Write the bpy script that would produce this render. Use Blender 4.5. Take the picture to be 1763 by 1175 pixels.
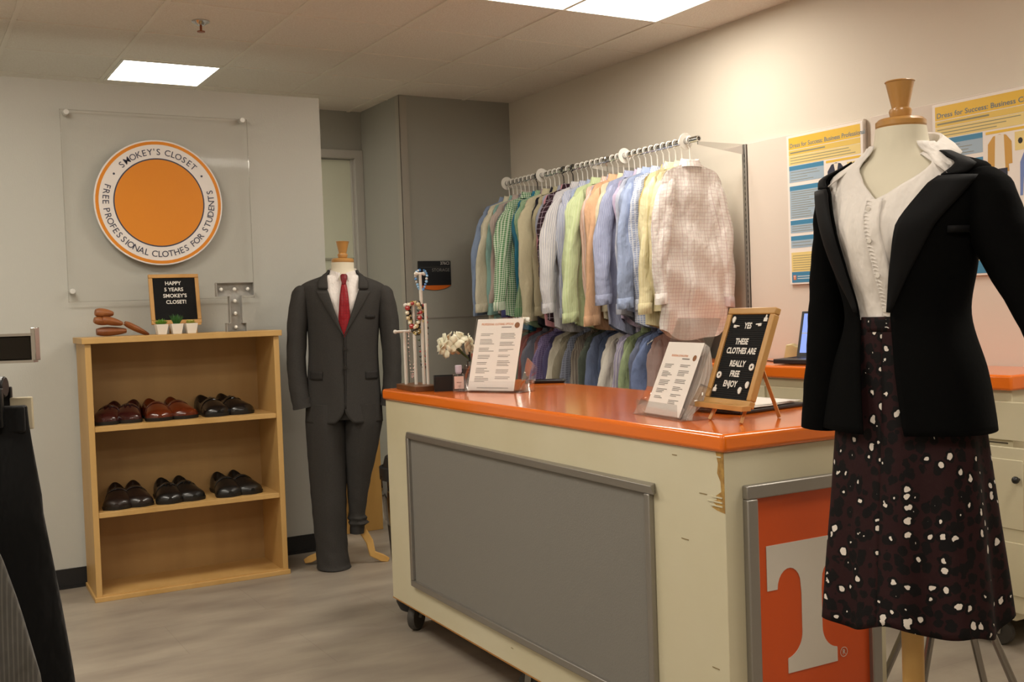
import bpy, bmesh, math, random
from mathutils import Vector, Matrix
S = bpy.context.scene
for o in list(bpy.data.objects): bpy.data.objects.remove(o)
C = S.collection
PI = math.pi
R = math.radians
sin, cos = math.sin, math.cos

# ------------------------------------------------------------------ camera
cam = bpy.data.cameras.new('camera'); camo = bpy.data.objects.new('camera', cam); C.objects.link(camo)
rt = Vector((0.86347, -0.50314, -0.03517)); up = Vector((0.04650, 0.00996, 0.99887)); fw = Vector((0.50222, 0.86415, -0.03200))
m = Matrix((( rt.x, up.x, -fw.x, -0.9895), (rt.y, up.y, -fw.y, -5.7743), (rt.z, up.z, -fw.z, 1.3629), (0, 0, 0, 1)))
camo.matrix_world = m
cam.sensor_fit = 'HORIZONTAL'; cam.sensor_width = 36; cam.lens = 1839.05 / 1763 * 36
cam.clip_start = 0.05
S.camera = camo
# ------------------------------------------------------------------ world, exposure
w = bpy.data.worlds.new('world'); S.world = w; w.use_nodes = True
w.node_tree.nodes['Background'].inputs[0].default_value = (1, .9, .8, 1)
w.node_tree.nodes['Background'].inputs[1].default_value = 0.05
S.view_settings.view_transform = 'Standard'; S.view_settings.look = 'None'
S.view_settings.gamma = 1; S.view_settings.use_curve_mapping = False
S.view_settings.exposure = 0.12
LAMP = 16.            # radiance of the ceiling troffers
LCOL = (1.0, .935, .82)

# ------------------------------------------------------------------ materials
def lin(h):
    if isinstance(h, str):
        c = [int(h[i:i+2], 16)/255 for i in (0, 2, 4)]
    else: c = h
    return tuple(x/12.92 if x <= .04045 else ((x+.055)/1.055)**2.4 for x in c) + (1,)
MATS = {}
def mat(name, col='808080', rough=.6, metal=0, bump=None, var=None, coat=0, emis=None, wood=None, spec=.5, sheen=0, bd=.01):
    if name in MATS: return MATS[name]
    m = bpy.data.materials.new(name); m.use_nodes = True; MATS[name] = m
    nt = m.node_tree; b = nt.nodes['Principled BSDF']
    b.inputs['Base Color'].default_value = lin(col); b.inputs['Roughness'].default_value = rough
    b.inputs['Metallic'].default_value = metal; b.inputs['Specular IOR Level'].default_value = spec
    b.inputs['Coat Weight'].default_value = coat; b.inputs['Coat Roughness'].default_value = .08
    if sheen: b.inputs['Sheen Weight'].default_value = sheen
    tc = nt.nodes.new('ShaderNodeTexCoord')
    def noise(scale, stretch=None, detail=4):
        n = nt.nodes.new('ShaderNodeTexNoise'); n.inputs['Scale'].default_value = scale; n.inputs['Detail'].default_value = detail
        if stretch:
            mp = nt.nodes.new('ShaderNodeMapping'); mp.inputs['Scale'].default_value = stretch
            nt.links.new(tc.outputs['Object'], mp.inputs[0]); nt.links.new(mp.outputs[0], n.inputs['Vector'])
        else: nt.links.new(tc.outputs['Object'], n.inputs['Vector'])
        return n
    if var:        # (scale, second colour, stretch)
        n = noise(var[0], var[2] if len(var) > 2 else None)
        r = nt.nodes.new('ShaderNodeMapRange'); r.inputs[1].default_value = .32; r.inputs[2].default_value = .68
        nt.links.new(n.outputs[0], r.inputs[0])
        mx = nt.nodes.new('ShaderNodeMix'); mx.data_type = 'RGBA'
        mx.inputs[6].default_value = lin(col); mx.inputs[7].default_value = lin(var[1])
        nt.links.new(r.outputs[0], mx.inputs[0]); nt.links.new(mx.outputs[2], b.inputs['Base Color'])
    if bump:       # (scale, strength, stretch)
        n = noise(bump[0], bump[2] if len(bump) > 2 else None)
        bp = nt.nodes.new('ShaderNodeBump'); bp.inputs['Strength'].default_value = bump[1]; bp.inputs['Distance'].default_value = bd
        nt.links.new(n.outputs[0], bp.inputs['Height']); nt.links.new(bp.outputs[0], b.inputs['Normal'])
    if emis:
        b.inputs['Emission Color'].default_value = emis[0] + (1,) if len(emis[0]) == 3 else emis[0]; b.inputs['Emission Strength'].default_value = emis[1]
    return m
def clear(name, tint=(.97, .97, .98), refl=.06, edge=.5):
    if name in MATS: return MATS[name]
    m = bpy.data.materials.new(name); m.use_nodes = True; MATS[name] = m; nt = m.node_tree
    nt.nodes.clear(); out = nt.nodes.new('ShaderNodeOutputMaterial')
    t = nt.nodes.new('ShaderNodeBsdfTransparent'); t.inputs[0].default_value = tint + (1,)
    g = nt.nodes.new('ShaderNodeBsdfGlossy'); g.inputs['Roughness'].default_value = .05
    lw = nt.nodes.new('ShaderNodeLayerWeight'); lw.inputs[0].default_value = .3
    mr = nt.nodes.new('ShaderNodeMapRange'); mr.inputs[3].default_value = refl; mr.inputs[4].default_value = edge
    mx = nt.nodes.new('ShaderNodeMixShader')
    nt.links.new(lw.outputs['Fresnel'], mr.inputs[0]); nt.links.new(mr.outputs[0], mx.inputs[0])
    nt.links.new(t.outputs[0], mx.inputs[1]); nt.links.new(g.outputs[0], mx.inputs[2]); nt.links.new(mx.outputs[0], out.inputs[0])
    return m
def cloth(name, c1, kind='plain', c2='ffffff', per=.012, duty=.5, rough=.85):
    """woven cloth; the pattern runs over the UV map, which is in metres of cloth"""
    if name in MATS: return MATS[name]
    m = mat(name, c1, rough, sheen=.15, spec=.25, bump=(11, 1.0, (1, 1, .5)), bd=.03); nt = m.node_tree; b = nt.nodes['Principled BSDF']
    if kind == 'plain': return m
    uv = nt.nodes.new('ShaderNodeUVMap'); sp = nt.nodes.new('ShaderNodeSeparateXYZ'); nt.links.new(uv.outputs[0], sp.inputs[0])
    def mask(ax, per, duty):
        a = nt.nodes.new('ShaderNodeMath'); a.operation = 'DIVIDE'; a.inputs[1].default_value = per; nt.links.new(sp.outputs[ax], a.inputs[0])
        f = nt.nodes.new('ShaderNodeMath'); f.operation = 'FRACT'; nt.links.new(a.outputs[0], f.inputs[0])
        l = nt.nodes.new('ShaderNodeMath'); l.operation = 'LESS_THAN'; l.inputs[1].default_value = duty; nt.links.new(f.outputs[0], l.inputs[0])
        return l
    def op(o, a, bb):
        x = nt.nodes.new('ShaderNodeMath'); x.operation = o
        for i, q in enumerate((a, bb)):
            if isinstance(q, (int, float)): x.inputs[i].default_value = q
            else: nt.links.new(q.outputs[0], x.inputs[i])
        return x
    if kind == 'stripe': f = mask(0, per, duty)
    elif kind == 'gingham': f = op('MULTIPLY', op('ADD', mask(0, per, duty), mask(1, per, duty)), .5)
    else: f = op('MAXIMUM', mask(0, per, duty), mask(1, per, duty))
    mx = nt.nodes.new('ShaderNodeMix'); mx.data_type = 'RGBA'; mx.inputs[6].default_value = lin(c1); mx.inputs[7].default_value = lin(c2)
    nt.links.new(f.outputs[0], mx.inputs[0]); nt.links.new(mx.outputs[2], b.inputs['Base Color'])
    return m
def leopard():
    m = mat('leopard_print', '2b1114', .75, spec=.2, bump=(40, .15)); nt = m.node_tree; b = nt.nodes['Principled BSDF']
    uv = nt.nodes.new('ShaderNodeUVMap')
    ns = nt.nodes.new('ShaderNodeTexNoise'); ns.inputs['Scale'].default_value = 60; nt.links.new(uv.outputs[0], ns.inputs[0])
    ad = nt.nodes.new('ShaderNodeVectorMath'); ad.operation = 'MULTIPLY_ADD'; nt.links.new(ns.outputs[1], ad.inputs[0])
    ad.inputs[1].default_value = (.016, .016, .016); nt.links.new(uv.outputs[0], ad.inputs[2])
    v = nt.nodes.new('ShaderNodeTexVoronoi'); v.inputs['Scale'].default_value = 40; v.inputs['Randomness'].default_value = .9; nt.links.new(ad.outputs[0], v.inputs['Vector'])
    # ring of black round each cell, a white fleck in the middle of many
    r = nt.nodes.new('ShaderNodeValToRGB'); e = r.color_ramp.elements; r.color_ramp.interpolation = 'CONSTANT'
    e[0].position = 0; e[0].color = lin('0b0809'); e[1].position = .50; e[1].color = lin('260f11')
    nt.links.new(v.outputs['Distance'], r.inputs[0])
    sc = nt.nodes.new('ShaderNodeSeparateColor'); nt.links.new(v.outputs['Color'], sc.inputs[0])
    th = nt.nodes.new('ShaderNodeMapRange'); th.inputs[1].default_value = .15; th.inputs[2].default_value = 1; th.inputs[3].default_value = .0; th.inputs[4].default_value = .33
    nt.links.new(sc.outputs[0], th.inputs[0])
    lt = nt.nodes.new('ShaderNodeMath'); lt.operation = 'LESS_THAN'; nt.links.new(v.outputs['Distance'], lt.inputs[0]); nt.links.new(th.outputs[0], lt.inputs[1])
    mx = nt.nodes.new('ShaderNodeMix'); mx.data_type = 'RGBA'; nt.links.new(lt.outputs[0], mx.inputs[0]); nt.links.new(r.outputs[0], mx.inputs[6]); mx.inputs[7].default_value = lin('d8cfc6')
    nt.links.new(mx.outputs[2], b.inputs['Base Color'])
    return m

# ------------------------------------------------------------------ mesh builder
class M:
    def __init__(s): s.v = []; s.f = []; s.uv = {}; s.mi = []
    def add(s, vs, fs, uvs=None, mi=0, T=None):
        n = len(s.v)
        for i, p in enumerate(vs):
            p = Vector(p)
            if T: p = T @ p
            s.v.append(p)
            if uvs: s.uv[n+i] = uvs[i]
        for f in fs: s.f.append([n+i for i in f]); s.mi.append(mi)
        return s
    def box(s, x0, x1, y0, y1, z0, z1, mi=0, T=None):
        vs = [(x, y, z) for z in (z0, z1) for y in (y0, y1) for x in (x0, x1)]
        return s.add(vs, [(0, 2, 3, 1), (4, 5, 7, 6), (0, 1, 5, 4), (2, 6, 7, 3), (0, 4, 6, 2), (1, 3, 7, 5)], mi=mi, T=T)
    def loft(s, rings, closed=True, caps=(True, True), mi=0, uvs=None, T=None):
        k = len(rings[0]); vs = [p for r in rings for p in r]; fs = []
        for i in range(len(rings)-1):
            for j in range(k if closed else k-1):
                a = i*k+j; b = i*k+(j+1) % k
                fs.append((a, b, b+k, a+k))
        if closed and caps[0]: fs.append(tuple(range(k))[::-1])
        if closed and caps[1]: fs.append(tuple(range((len(rings)-1)*k, len(rings)*k)))
        return s.add(vs, fs, [u for r in uvs for u in r] if uvs else None, mi, T)
    def lathe(s, prof, n=24, c=(0, 0, 0), mi=0, T=None, caps=(True, True)):
        return s.loft([[(c[0]+r*cos(2*PI*j/n), c[1]+r*sin(2*PI*j/n), c[2]+z) for j in range(n)] for r, z in prof], mi=mi, T=T, caps=caps)
    def tube(s, pts, r, n=8, caps=True, mi=0, T=None, flat=None):
        pts = [Vector(p) for p in pts]; rings = []; prev = None
        for i, p in enumerate(pts):
            d = (pts[min(i+1, len(pts)-1)] - pts[max(i-1, 0)]).normalized()
            if prev is None:
                a = Vector((0, 0, 1)) if abs(d.z) < .9 else Vector((1, 0, 0))
                u = d.cross(a).normalized()
            else: u = (prev - d*prev.dot(d)).normalized()
            prev = u; v = d.cross(u); rr = r[i] if isinstance(r, (list, tuple)) else r
            rings.append([p + (u*cos(2*PI*j/n) + v*sin(2*PI*j/n)*(flat or 1))*rr for j in range(n)])
        return s.loft(rings, caps=(caps, caps), mi=mi, T=T)
    def cyl(s, a, b, r, n=16, mi=0, T=None): return s.tube([a, b], r, n, mi=mi, T=T)
    def ball(s, c, r, n=8, mi=0, sc=(1, 1, 1)):
        rings = []
        for i in range(1, n):
            a = PI*i/n; rings.append([(c[0]+sc[0]*r*sin(a)*cos(2*PI*j/(n+2)), c[1]+sc[1]*r*sin(a)*sin(2*PI*j/(n+2)), c[2]-sc[2]*r*cos(a)) for j in range(n+2)])
        return s.loft(rings, mi=mi)
    def prism(s, poly, y0, y1, mi=0, T=None):      # polygon in x,z; extruded along y
        n = len(poly); vs = [(x, y0, z) for x, z in poly] + [(x, y1, z) for x, z in poly]
        fs = [tuple(range(n)), tuple(range(2*n-1, n-1, -1))] + [(i, n+i, n+(i+1) % n, (i+1) % n) for i in range(n)]
        return s.add(vs, fs, mi=mi, T=T)
    def grid(s, rows, uvs=None, mi=0, T=None): return s.loft(rows, closed=False, mi=mi, uvs=uvs, T=T)
def obj(name, mb, mats, parent=None, smooth=35, bevel=0, solid=0, label=None, sub=0, bevseg=2):
    me = bpy.data.meshes.new(name); me.from_pydata([tuple(v) for v in mb.v], [], mb.f)
    if not isinstance(mats, (list, tuple)): mats = [mats]
    for q in mats: me.materials.append(q)
    for p, i in zip(me.polygons, mb.mi): p.material_index = i
    if mb.uv:
        ul = me.uv_layers.new(name='UVMap')
        for l in me.loops: ul.data[l.index].uv = mb.uv.get(l.vertex_index, (0, 0))
    bm = bmesh.new(); bm.from_mesh(me); bmesh.ops.recalc_face_normals(bm, faces=bm.faces); bm.to_mesh(me); bm.free()
    if smooth:
        me.shade_smooth(); me.set_sharp_from_angle(angle=R(smooth))
    me.update()
    o = bpy.data.objects.new(name, me); C.objects.link(o)
    if parent: o.parent = parent
    if bevel:
        b = o.modifiers.new('bevel', 'BEVEL'); b.width = bevel; b.segments = bevseg; b.limit_method = 'ANGLE'; b.angle_limit = R(40)
    if solid:
        b = o.modifiers.new('solid', 'SOLIDIFY'); b.thickness = solid; b.offset = -1
    if sub:
        b = o.modifiers.new('sub', 'SUBSURF'); b.levels = sub; b.render_levels = sub
    if label: o['label'] = label
    return o
def tag(o, label, cat, group=None):
    o['label'] = label; o['category'] = cat
    if group: o['group'] = group
    return o
def thing(name, label, cat, loc=(0, 0, 0), rz=0, group=None):
    o = bpy.data.objects.new(name, None); C.objects.link(o); o.location = loc; o.rotation_euler = (0, 0, rz); o.empty_display_size = .05
    return tag(o, label, cat, group)
def struct(name, mb, m, **k):
    o = obj(name, mb, m, **k); o['kind'] = 'structure'; return o
_tc = {}
def text(s, size, x=0, z=0, y=0, align='LEFT', bold=0, sx=1, ang=0, mb=None, mi=0, depth=0):
    """letters as geometry in the x,z plane facing -y"""
    key = (s, align, bold)
    if key not in _tc:
        cu = bpy.data.curves.new('t', 'FONT'); cu.body = s; cu.align_x = align; cu.offset = bold; cu.resolution_u = 3
        ob = bpy.data.objects.new('t', cu); C.objects.link(ob); dg = bpy.context.evaluated_depsgraph_get(); dg.update()
        me = bpy.data.meshes.new_from_object(ob.evaluated_get(dg))
        _tc[key] = ([tuple(v.co) for v in me.vertices], [tuple(p.vertices) for p in me.polygons])
        bpy.data.objects.remove(ob); bpy.data.curves.remove(cu); bpy.data.meshes.remove(me)
    vs, fs = _tc[key]; mb = mb or M()
    mb.add([(x + (a*sx*cos(ang) - b*sin(ang))*size, y, z + (a*sx*sin(ang) + b*cos(ang))*size) for a, b, _ in vs], fs, mi=mi)
    return mb
def lines(mb, x0, x1, z0, z1, n, y, rnd, th=None):
    """rows of print too small to read"""
    h = (z1-z0)/n
    for i in range(n):
        z = z1-(i+.5)*h; e = x0+(x1-x0)*rnd.uniform(.55, 1); mb.box(x0, e, y-.0003, y, z-(th or h*.16), z+(th or h*.16))
    return mb

# palette
WALL = mat('partition_paint', 'bcbcb5', .8, bump=(260, .08, (1, 1, .3)))
WALLD = mat('storage_wall_paint', 'a09e95', .8, bump=(260, .08, (1, 1, .3)))
WALLR = mat('cream_wall_paint', 'd9d0c2', .8, bump=(200, .05))
CEIL = mat('ceiling_tile', 'f0e7dc', .95, bump=(120, .5), var=(90, 'e8ddd0'))
GRID = mat('ceiling_grid', 'ece2d5', .6)
BLACKB = mat('black_rubber_base', '141416', .6)
FLOOR = mat('vinyl_floor', 'a29889', .42, var=(2.2, '897f73', (1, 2.6, 1)), bump=(90, .03))
# floor: planks of grey stone-look vinyl
nt = FLOOR.node_tree; bs = nt.nodes['Principled BSDF']; tc = nt.nodes.new('ShaderNodeTexCoord')
br = nt.nodes.new('ShaderNodeTexBrick'); br.inputs['Scale'].default_value = 1; br.inputs['Brick Width'].default_value = .92; br.inputs['Row Height'].default_value = .46; br.inputs['Mortar Size'].default_value = .0015
br.inputs['Color1'].default_value = (.94, .94, .94, 1); br.inputs['Color2'].default_value = (1, 1, 1, 1); br.inputs['Mortar'].default_value = (.8, .8, .8, 1)
mx = nt.nodes.new('ShaderNodeMix'); mx.data_type = 'RGBA'; mx.blend_type = 'MULTIPLY'; mx.inputs[0].default_value = 1
src = bs.inputs['Base Color'].links[0].from_socket
nt.links.new(tc.outputs['Object'], br.inputs['Vector']); nt.links.new(src, mx.inputs[6]); nt.links.new(br.outputs[0], mx.inputs[7]); nt.links.new(mx.outputs[2], bs.inputs['Base Color'])
ORANGE = mat('orange_laminate', 'e4701a', .16, coat=.4, bump=(30, .015), spec=.5)
CREAM = mat('cream_laminate', 'cfc8ae', .5, var=(1.5, 'c6bd9e'))
MAPLE = mat('maple_laminate', 'c9a368', .45, var=(6, 'bd9557', (1, 1, .12)), bump=(40, .03, (1, 1, .1)))
ALU = mat('brushed_aluminium', '9a9690', .38, metal=.7, bump=(30, .05))
CHROME = mat('chrome', 'd0d0d0', .12, metal=1)
WHITEP = mat('white_plastic', 'e6e2da', .4)
BLACKP = mat('black_plastic', '121214', .35)
PAPER = mat('white_paper', 'ece6df', .7)
INK = mat('grey_print', '77706c', .8)
WOODK = mat('golden_turned_wood', 'c29355', .3, coat=.4, var=(9, 'ae7c3e', (1, 1, .15)))
WOODP = mat('pale_foot_wood', 'd6ae6b', .4, var=(7, 'c89b55'))
SKIN = mat('mannequin_jersey', 'ddd5c0', .75)
ACR = clear('clear_acrylic', (.985, .985, .99), .03, .45)

# ------------------------------------------------------------------ setting
XR, YB, XC, YD, ZC, YP, XE, ZP = 3.036, 1.078, 2.146, 1.773, 2.869, .098, 1.197, 2.598
X0, Y0 = -4.0, -8.2
G0, H0, TT = .2167, 1.268, .61
fix_cells = [(0, 0, 1), (2, 4, 2), (-3, 4, 2), (2, 9, 2), (-3, 7, 2), (-2, 11, 2), (-6, 9, 2), (-4, 0, 2)]   # i, j, cells wide; all after the second are unseen, added for light
skip = {(i+k, j) for i, j, n in fix_cells for k in range(n)}
cm = M()
for i in range(-8, 6):
    for j in range(-2, 17):
        if (i, j) in skip: continue
        xa, xb = max(X0, G0+TT*i), min(XR, G0+TT*(i+1)); ya, yb = max(Y0, H0-TT*(j+1)), min(YD, H0-TT*j)
        if xb-xa < .01 or yb-ya < .01: continue
        cm.add([(xa, ya, ZC), (xb, ya, ZC), (xb, yb, ZC), (xa, yb, ZC)], [(0, 1, 2, 3)])
struct('ceiling', cm, CEIL, smooth=0)
gm = M()
for i in range(-7, 6):
    x = G0+TT*i
    if X0 < x < XR: gm.box(x-.012, x+.012, Y0, YD, ZC-.006, ZC+.004)
for j in range(-1, 17):
    y = H0-TT*j
    if Y0 < y < YD: gm.box(X0, XR, y-.010, y+.010, ZC-.004, ZC+.003)
struct('trim_1', gm, GRID, smooth=0)
struct('floor', M().box(X0, XR, Y0, YD, -.1, 0), FLOOR, smooth=0)
struct('wall_right', M().box(XR, XR+.12, Y0, YD, 0, ZC), WALLR, smooth=0)
struct('wall_storage', M().box(XC, XR, YB, YB+.12, 0, ZC), WALLD, smooth=0)
struct('wall_storage_side', M().box(XC, XC+.1, YB+.12, YD, 0, ZC), WALLD, smooth=0)
struct('wall_back', M().box(X0, 1.0, YD, YD+.12, 0, ZC).box(1.0, XC, YD, YD+.12, 2.58, ZC), WALLD, smooth=0)
struct('wall_left', M().box(X0-.12, X0, Y0, YD, 0, ZC), WALLR, smooth=0)
struct('wall_front', M().box(X0, XR, Y0-.12, Y0, 0, ZC), WALLR, smooth=0)
struct('wall_partition', M().box(X0, XE, YP, YP+.11, 0, ZP), WALL, smooth=0)
struct('baseboard_partition', M().box(X0, XE+.004, YP-.012, YP, 0, .10).box(X0, XE+.004, YP-.022, YP-.010, 0, .012).box(XE, XE+.008, YP-.012, YP+.11, 0, .10), BLACKB)
struct('baseboard_storage', M().box(XC-.01, XR, YB-.012, YB, 0, .10).box(XC-.012, XC, YB, YD, 0, .10), BLACKB)
struct('baseboard_right', M().box(XR-.012, XR, Y0, YB, 0, .10), BLACKB)
struct('trim_2', M().box(XC-.004, XC+.055, YB-.006, YB, 0, ZC-.006).box(XC-.006, XC, YB-.006, YB+.055, 0, ZC-.006), mat('corner_guard', 'a39d92', .5), label='pale strip guarding the storage wall corner')
struct('trim_3', M().box(XC+.056, XR, YB-.004, YB, 1.298, 1.306), mat('seam', '88827a', .7))
# storage room door and frame
FR = mat('painted_door_frame', 'b3afa7', .45)
d1 = struct('door_1', M().box(1.03, XC-.06, YD+.04, YD+.06, 1.15, 2.51).box(1.03, XC-.06, YD+.035, YD+.065, 0, 1.15), mat('frosted_door', 'd2d4bf', .5), smooth=0)
obj('door_rail', M().box(1.03, XC-.06, YD+.028, YD+.036, 1.76, 1.775), mat('door_rail_grey', 'a5a594', .5), d1)
struct('trim_4', M().box(1.0, XC, YD-.02, YD+.1, 2.515, 2.58).box(XC-.068, XC, YD-.02, YD+.1, 0, 2.52).box(1.0, 1.05, YD-.02, YD+.1, 0, 2.52).box(XC-.085, XC-.06, YD+.02, YD+.07, 0, 2.515), FR, bevel=.004)

# ceiling fixtures
DIFF = mat('glowing_diffuser', 'ffffff', .6, emis=(LCOL, LAMP))
TRF = mat('white_troffer_enamel', 'e8e2d6', .4)
fl = ['small square recessed ceiling light above the left partition', 'long recessed ceiling light at the top edge over the shirt rack']
for k, (i, j, n) in enumerate(fix_cells):
    xa, ya = G0+TT*i+.013, H0-TT*(j+1)+.012; xb, yb = xa+TT*n-.026, ya+TT-.024
    t = thing('ceiling_light', fl[k] if k < 2 else 'recessed ceiling light out of the frame lighting the room', 'ceiling light', ((xa+xb)/2, (ya+yb)/2, ZC-.0), 0, None if k < 2 else 'ceiling lights out of the frame')
    a, b = (xb-xa)/2, (yb-ya)/2; f = .018
    obj('frame', M().box(-a, a, -b, -b+f, -.008, .06).box(-a, a, b-f, b, -.008, .06).box(-a, -a+f, -b+f, b-f, -.008, .06).box(a-f, a, -b+f, b-f, -.008, .06), TRF, t)
    rows = []
    for q in range(9):                     # shallow curved reflector, brightest along its back
        v = -b+f+(2*b-2*f)*q/8; rows.append([(u, v, .012+.035*sin(PI*q/8)) for u in (-a+f, a-f)])
    obj('diffuser', M().grid(rows), DIFF, t)
t = thing('sprinkler', 'small round fire sprinkler head on the ceiling tiles', 'sprinkler', (.40, -.41, ZC))
# placed from the photo: the head sits in the tile row in front of the left light
SPR = t
obj('escutcheon', M().lathe([(.002, 0), (.045, 0), (.045, -.006), (.02, -.02), (.018, -.022)], 24), CHROME, t)
obj('deflector', M().cyl((0, 0, -.02), (0, 0, -.05), .006).lathe([(.002, -.05), (.02, -.052), (.02, -.056), (.002, -.058)], 16), mat('copper_head', '9a5a3a', .3, metal=.8), t)

# ------------------------------------------------------------------ partition: acrylic sign and round logo
YS = YP-.035
t = thing('acrylic_sign_panel', 'large square clear acrylic sheet on metal standoffs on the grey partition', 'sign', (.282, YS, 1.955))
obj('sheet', M().box(-.48, .48, -.004, .004, -.49, .49), clear('clear_sheet', (.992, .992, .99), .004, .06), t, bevel=.002)
obj('sheet_edge', M().box(-.4805, -.4775, -.0045, .0045, -.49, .49).box(.4775, .4805, -.0045, .0045, -.49, .49).box(-.48, .48, -.0045, .0045, .4875, .4905).box(-.48, .48, -.0045, .0045, -.4905, -.4875), clear('sheet_edge', (.93, .93, .92), .10, .3), t)
for x, z in ((-.45, .475), (.452, .485), (-.46, -.435), (.45, -.44)):
    obj('standoff', M().cyl((x, .034, z), (x, -.016, z), .014, 16), mat('satin_steel', 'dededa', .35, metal=.35), t, bevel=.002)
t = thing('round_wall_sign', 'round white and orange wall sign lettered about free professional clothes', 'sign', (.272, YS-.0055, 1.978))
def disc(r, y0, y1, n=72, r2=0): 
    mb = M()
    if r2:
        ro = [[(rr*cos(2*PI*j/n), y, rr*sin(2*PI*j/n)) for j in range(n)] for rr, y in ((r, y0), (r, y1), (r2, y1), (r2, y0), (r, y0))]
        return mb.loft(ro, caps=(False, False))
    return mb.loft([[(r*cos(2*PI*j/n), y, r*sin(2*PI*j/n)) for j in range(n)] for y in (y0, y1)])
SW = mat('sign_white', 'eae4e0', .4); SO = mat('sign_orange', 'e08a1e', .4); SN = mat('sign_navy', '3a3d52', .5)
obj('disc', disc(.33, 0, -.012), SW, t, bevel=.002)
obj('outer_ring', disc(.322, -.0119, -.0128, r2=.306), SO, t)
obj('inner_ring', disc(.234, -.0119, -.0126, r2=.227), SN, t)
obj('centre', disc(.2272, -.0119, -.0127), SO, t)
mb = M()
def arc_text(s, r, a0, a1, size, inside, mb):
    wd = {'I': .45, "'": .35, ' ': .45, 'M': 1.15, 'W': 1.2, 'L': .8, 'F': .82, 'E': .86, 'J': .7}
    ws = [wd.get(c, 1) for c in s]; tot = sum(ws); a = 0
    for c, wc in zip(s, ws):
        t_ = (a+wc/2)/tot; a += wc; th = R(a0+(a1-a0)*t_)
        if c == ' ': continue
        if inside: text(c, size, (r+size*.36)*cos(th), (r+size*.36)*sin(th), -.0132, 'CENTER', .004, ang=th+PI/2, mb=mb)
        else: text(c, size, (r-size*.36)*cos(th), (r-size*.36)*sin(th), -.0132, 'CENTER', .004, ang=th-PI/2, mb=mb)
arc_text("SMOKEY'S CLOSET", .268, 137, 43, .046, False, mb)
arc_text('FREE PROFESSIONAL CLOTHES FOR STUDENTS', .270, 160, 376, .046, True, mb)
obj('lettering', mb, SN, t)
mb = M()
for a in (147, 33): mb = M().loft([[(.268*cos(R(a))+.006*cos(q*PI/4), y, .268*sin(R(a))+.006*sin(q*PI/4)) for q in range(8)] for y in (-.0119, -.013)]); obj('dot', mb, SN, t)

# ------------------------------------------------------------------ bookcase with shoes
RZ = R(-2.0); BX, BY = -.185, -.297
bc = thing('bookcase', 'light maple bookcase holding shoes against the grey partition', 'bookcase', (BX, BY, 0), RZ)
Wb, Db = .95, .37
def bk(x, y): return (BX+x*cos(RZ)-y*sin(RZ), BY+x*sin(RZ)+y*cos(RZ))
bk_top = 1.285
obj('side_panel', M().box(0, .028, 0, Db, .02, 1.255), MAPLE, bc, bevel=.0015)
obj('side_panel', M().box(Wb-.028, Wb, 0, Db, .02, 1.255), MAPLE, bc, bevel=.0015)
obj('top_panel', M().box(-.014, Wb+.014, -.014, Db, 1.255, bk_top), MAPLE, bc, bevel=.002)
obj('base_panel', M().box(-.008, Wb+.008, -.012, Db, 0, .022), MAPLE, bc, bevel=.0015)
obj('back_panel', M().box(.028, Wb-.028, Db-.012, Db-.002, .022, 1.255), mat('maple_back', 'b08c58', .5, var=(7, 'a58150', (1, 1, .1))), bc)
for z in (.43, .85): obj('shelf', M().box(.028, Wb-.028, .006, Db-.012, z-.025, z), MAPLE, bc, bevel=.0015)
obj('kick_board', M().box(.028, Wb-.028, .0, .02, .022, .03), MAPLE, bc)

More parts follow.
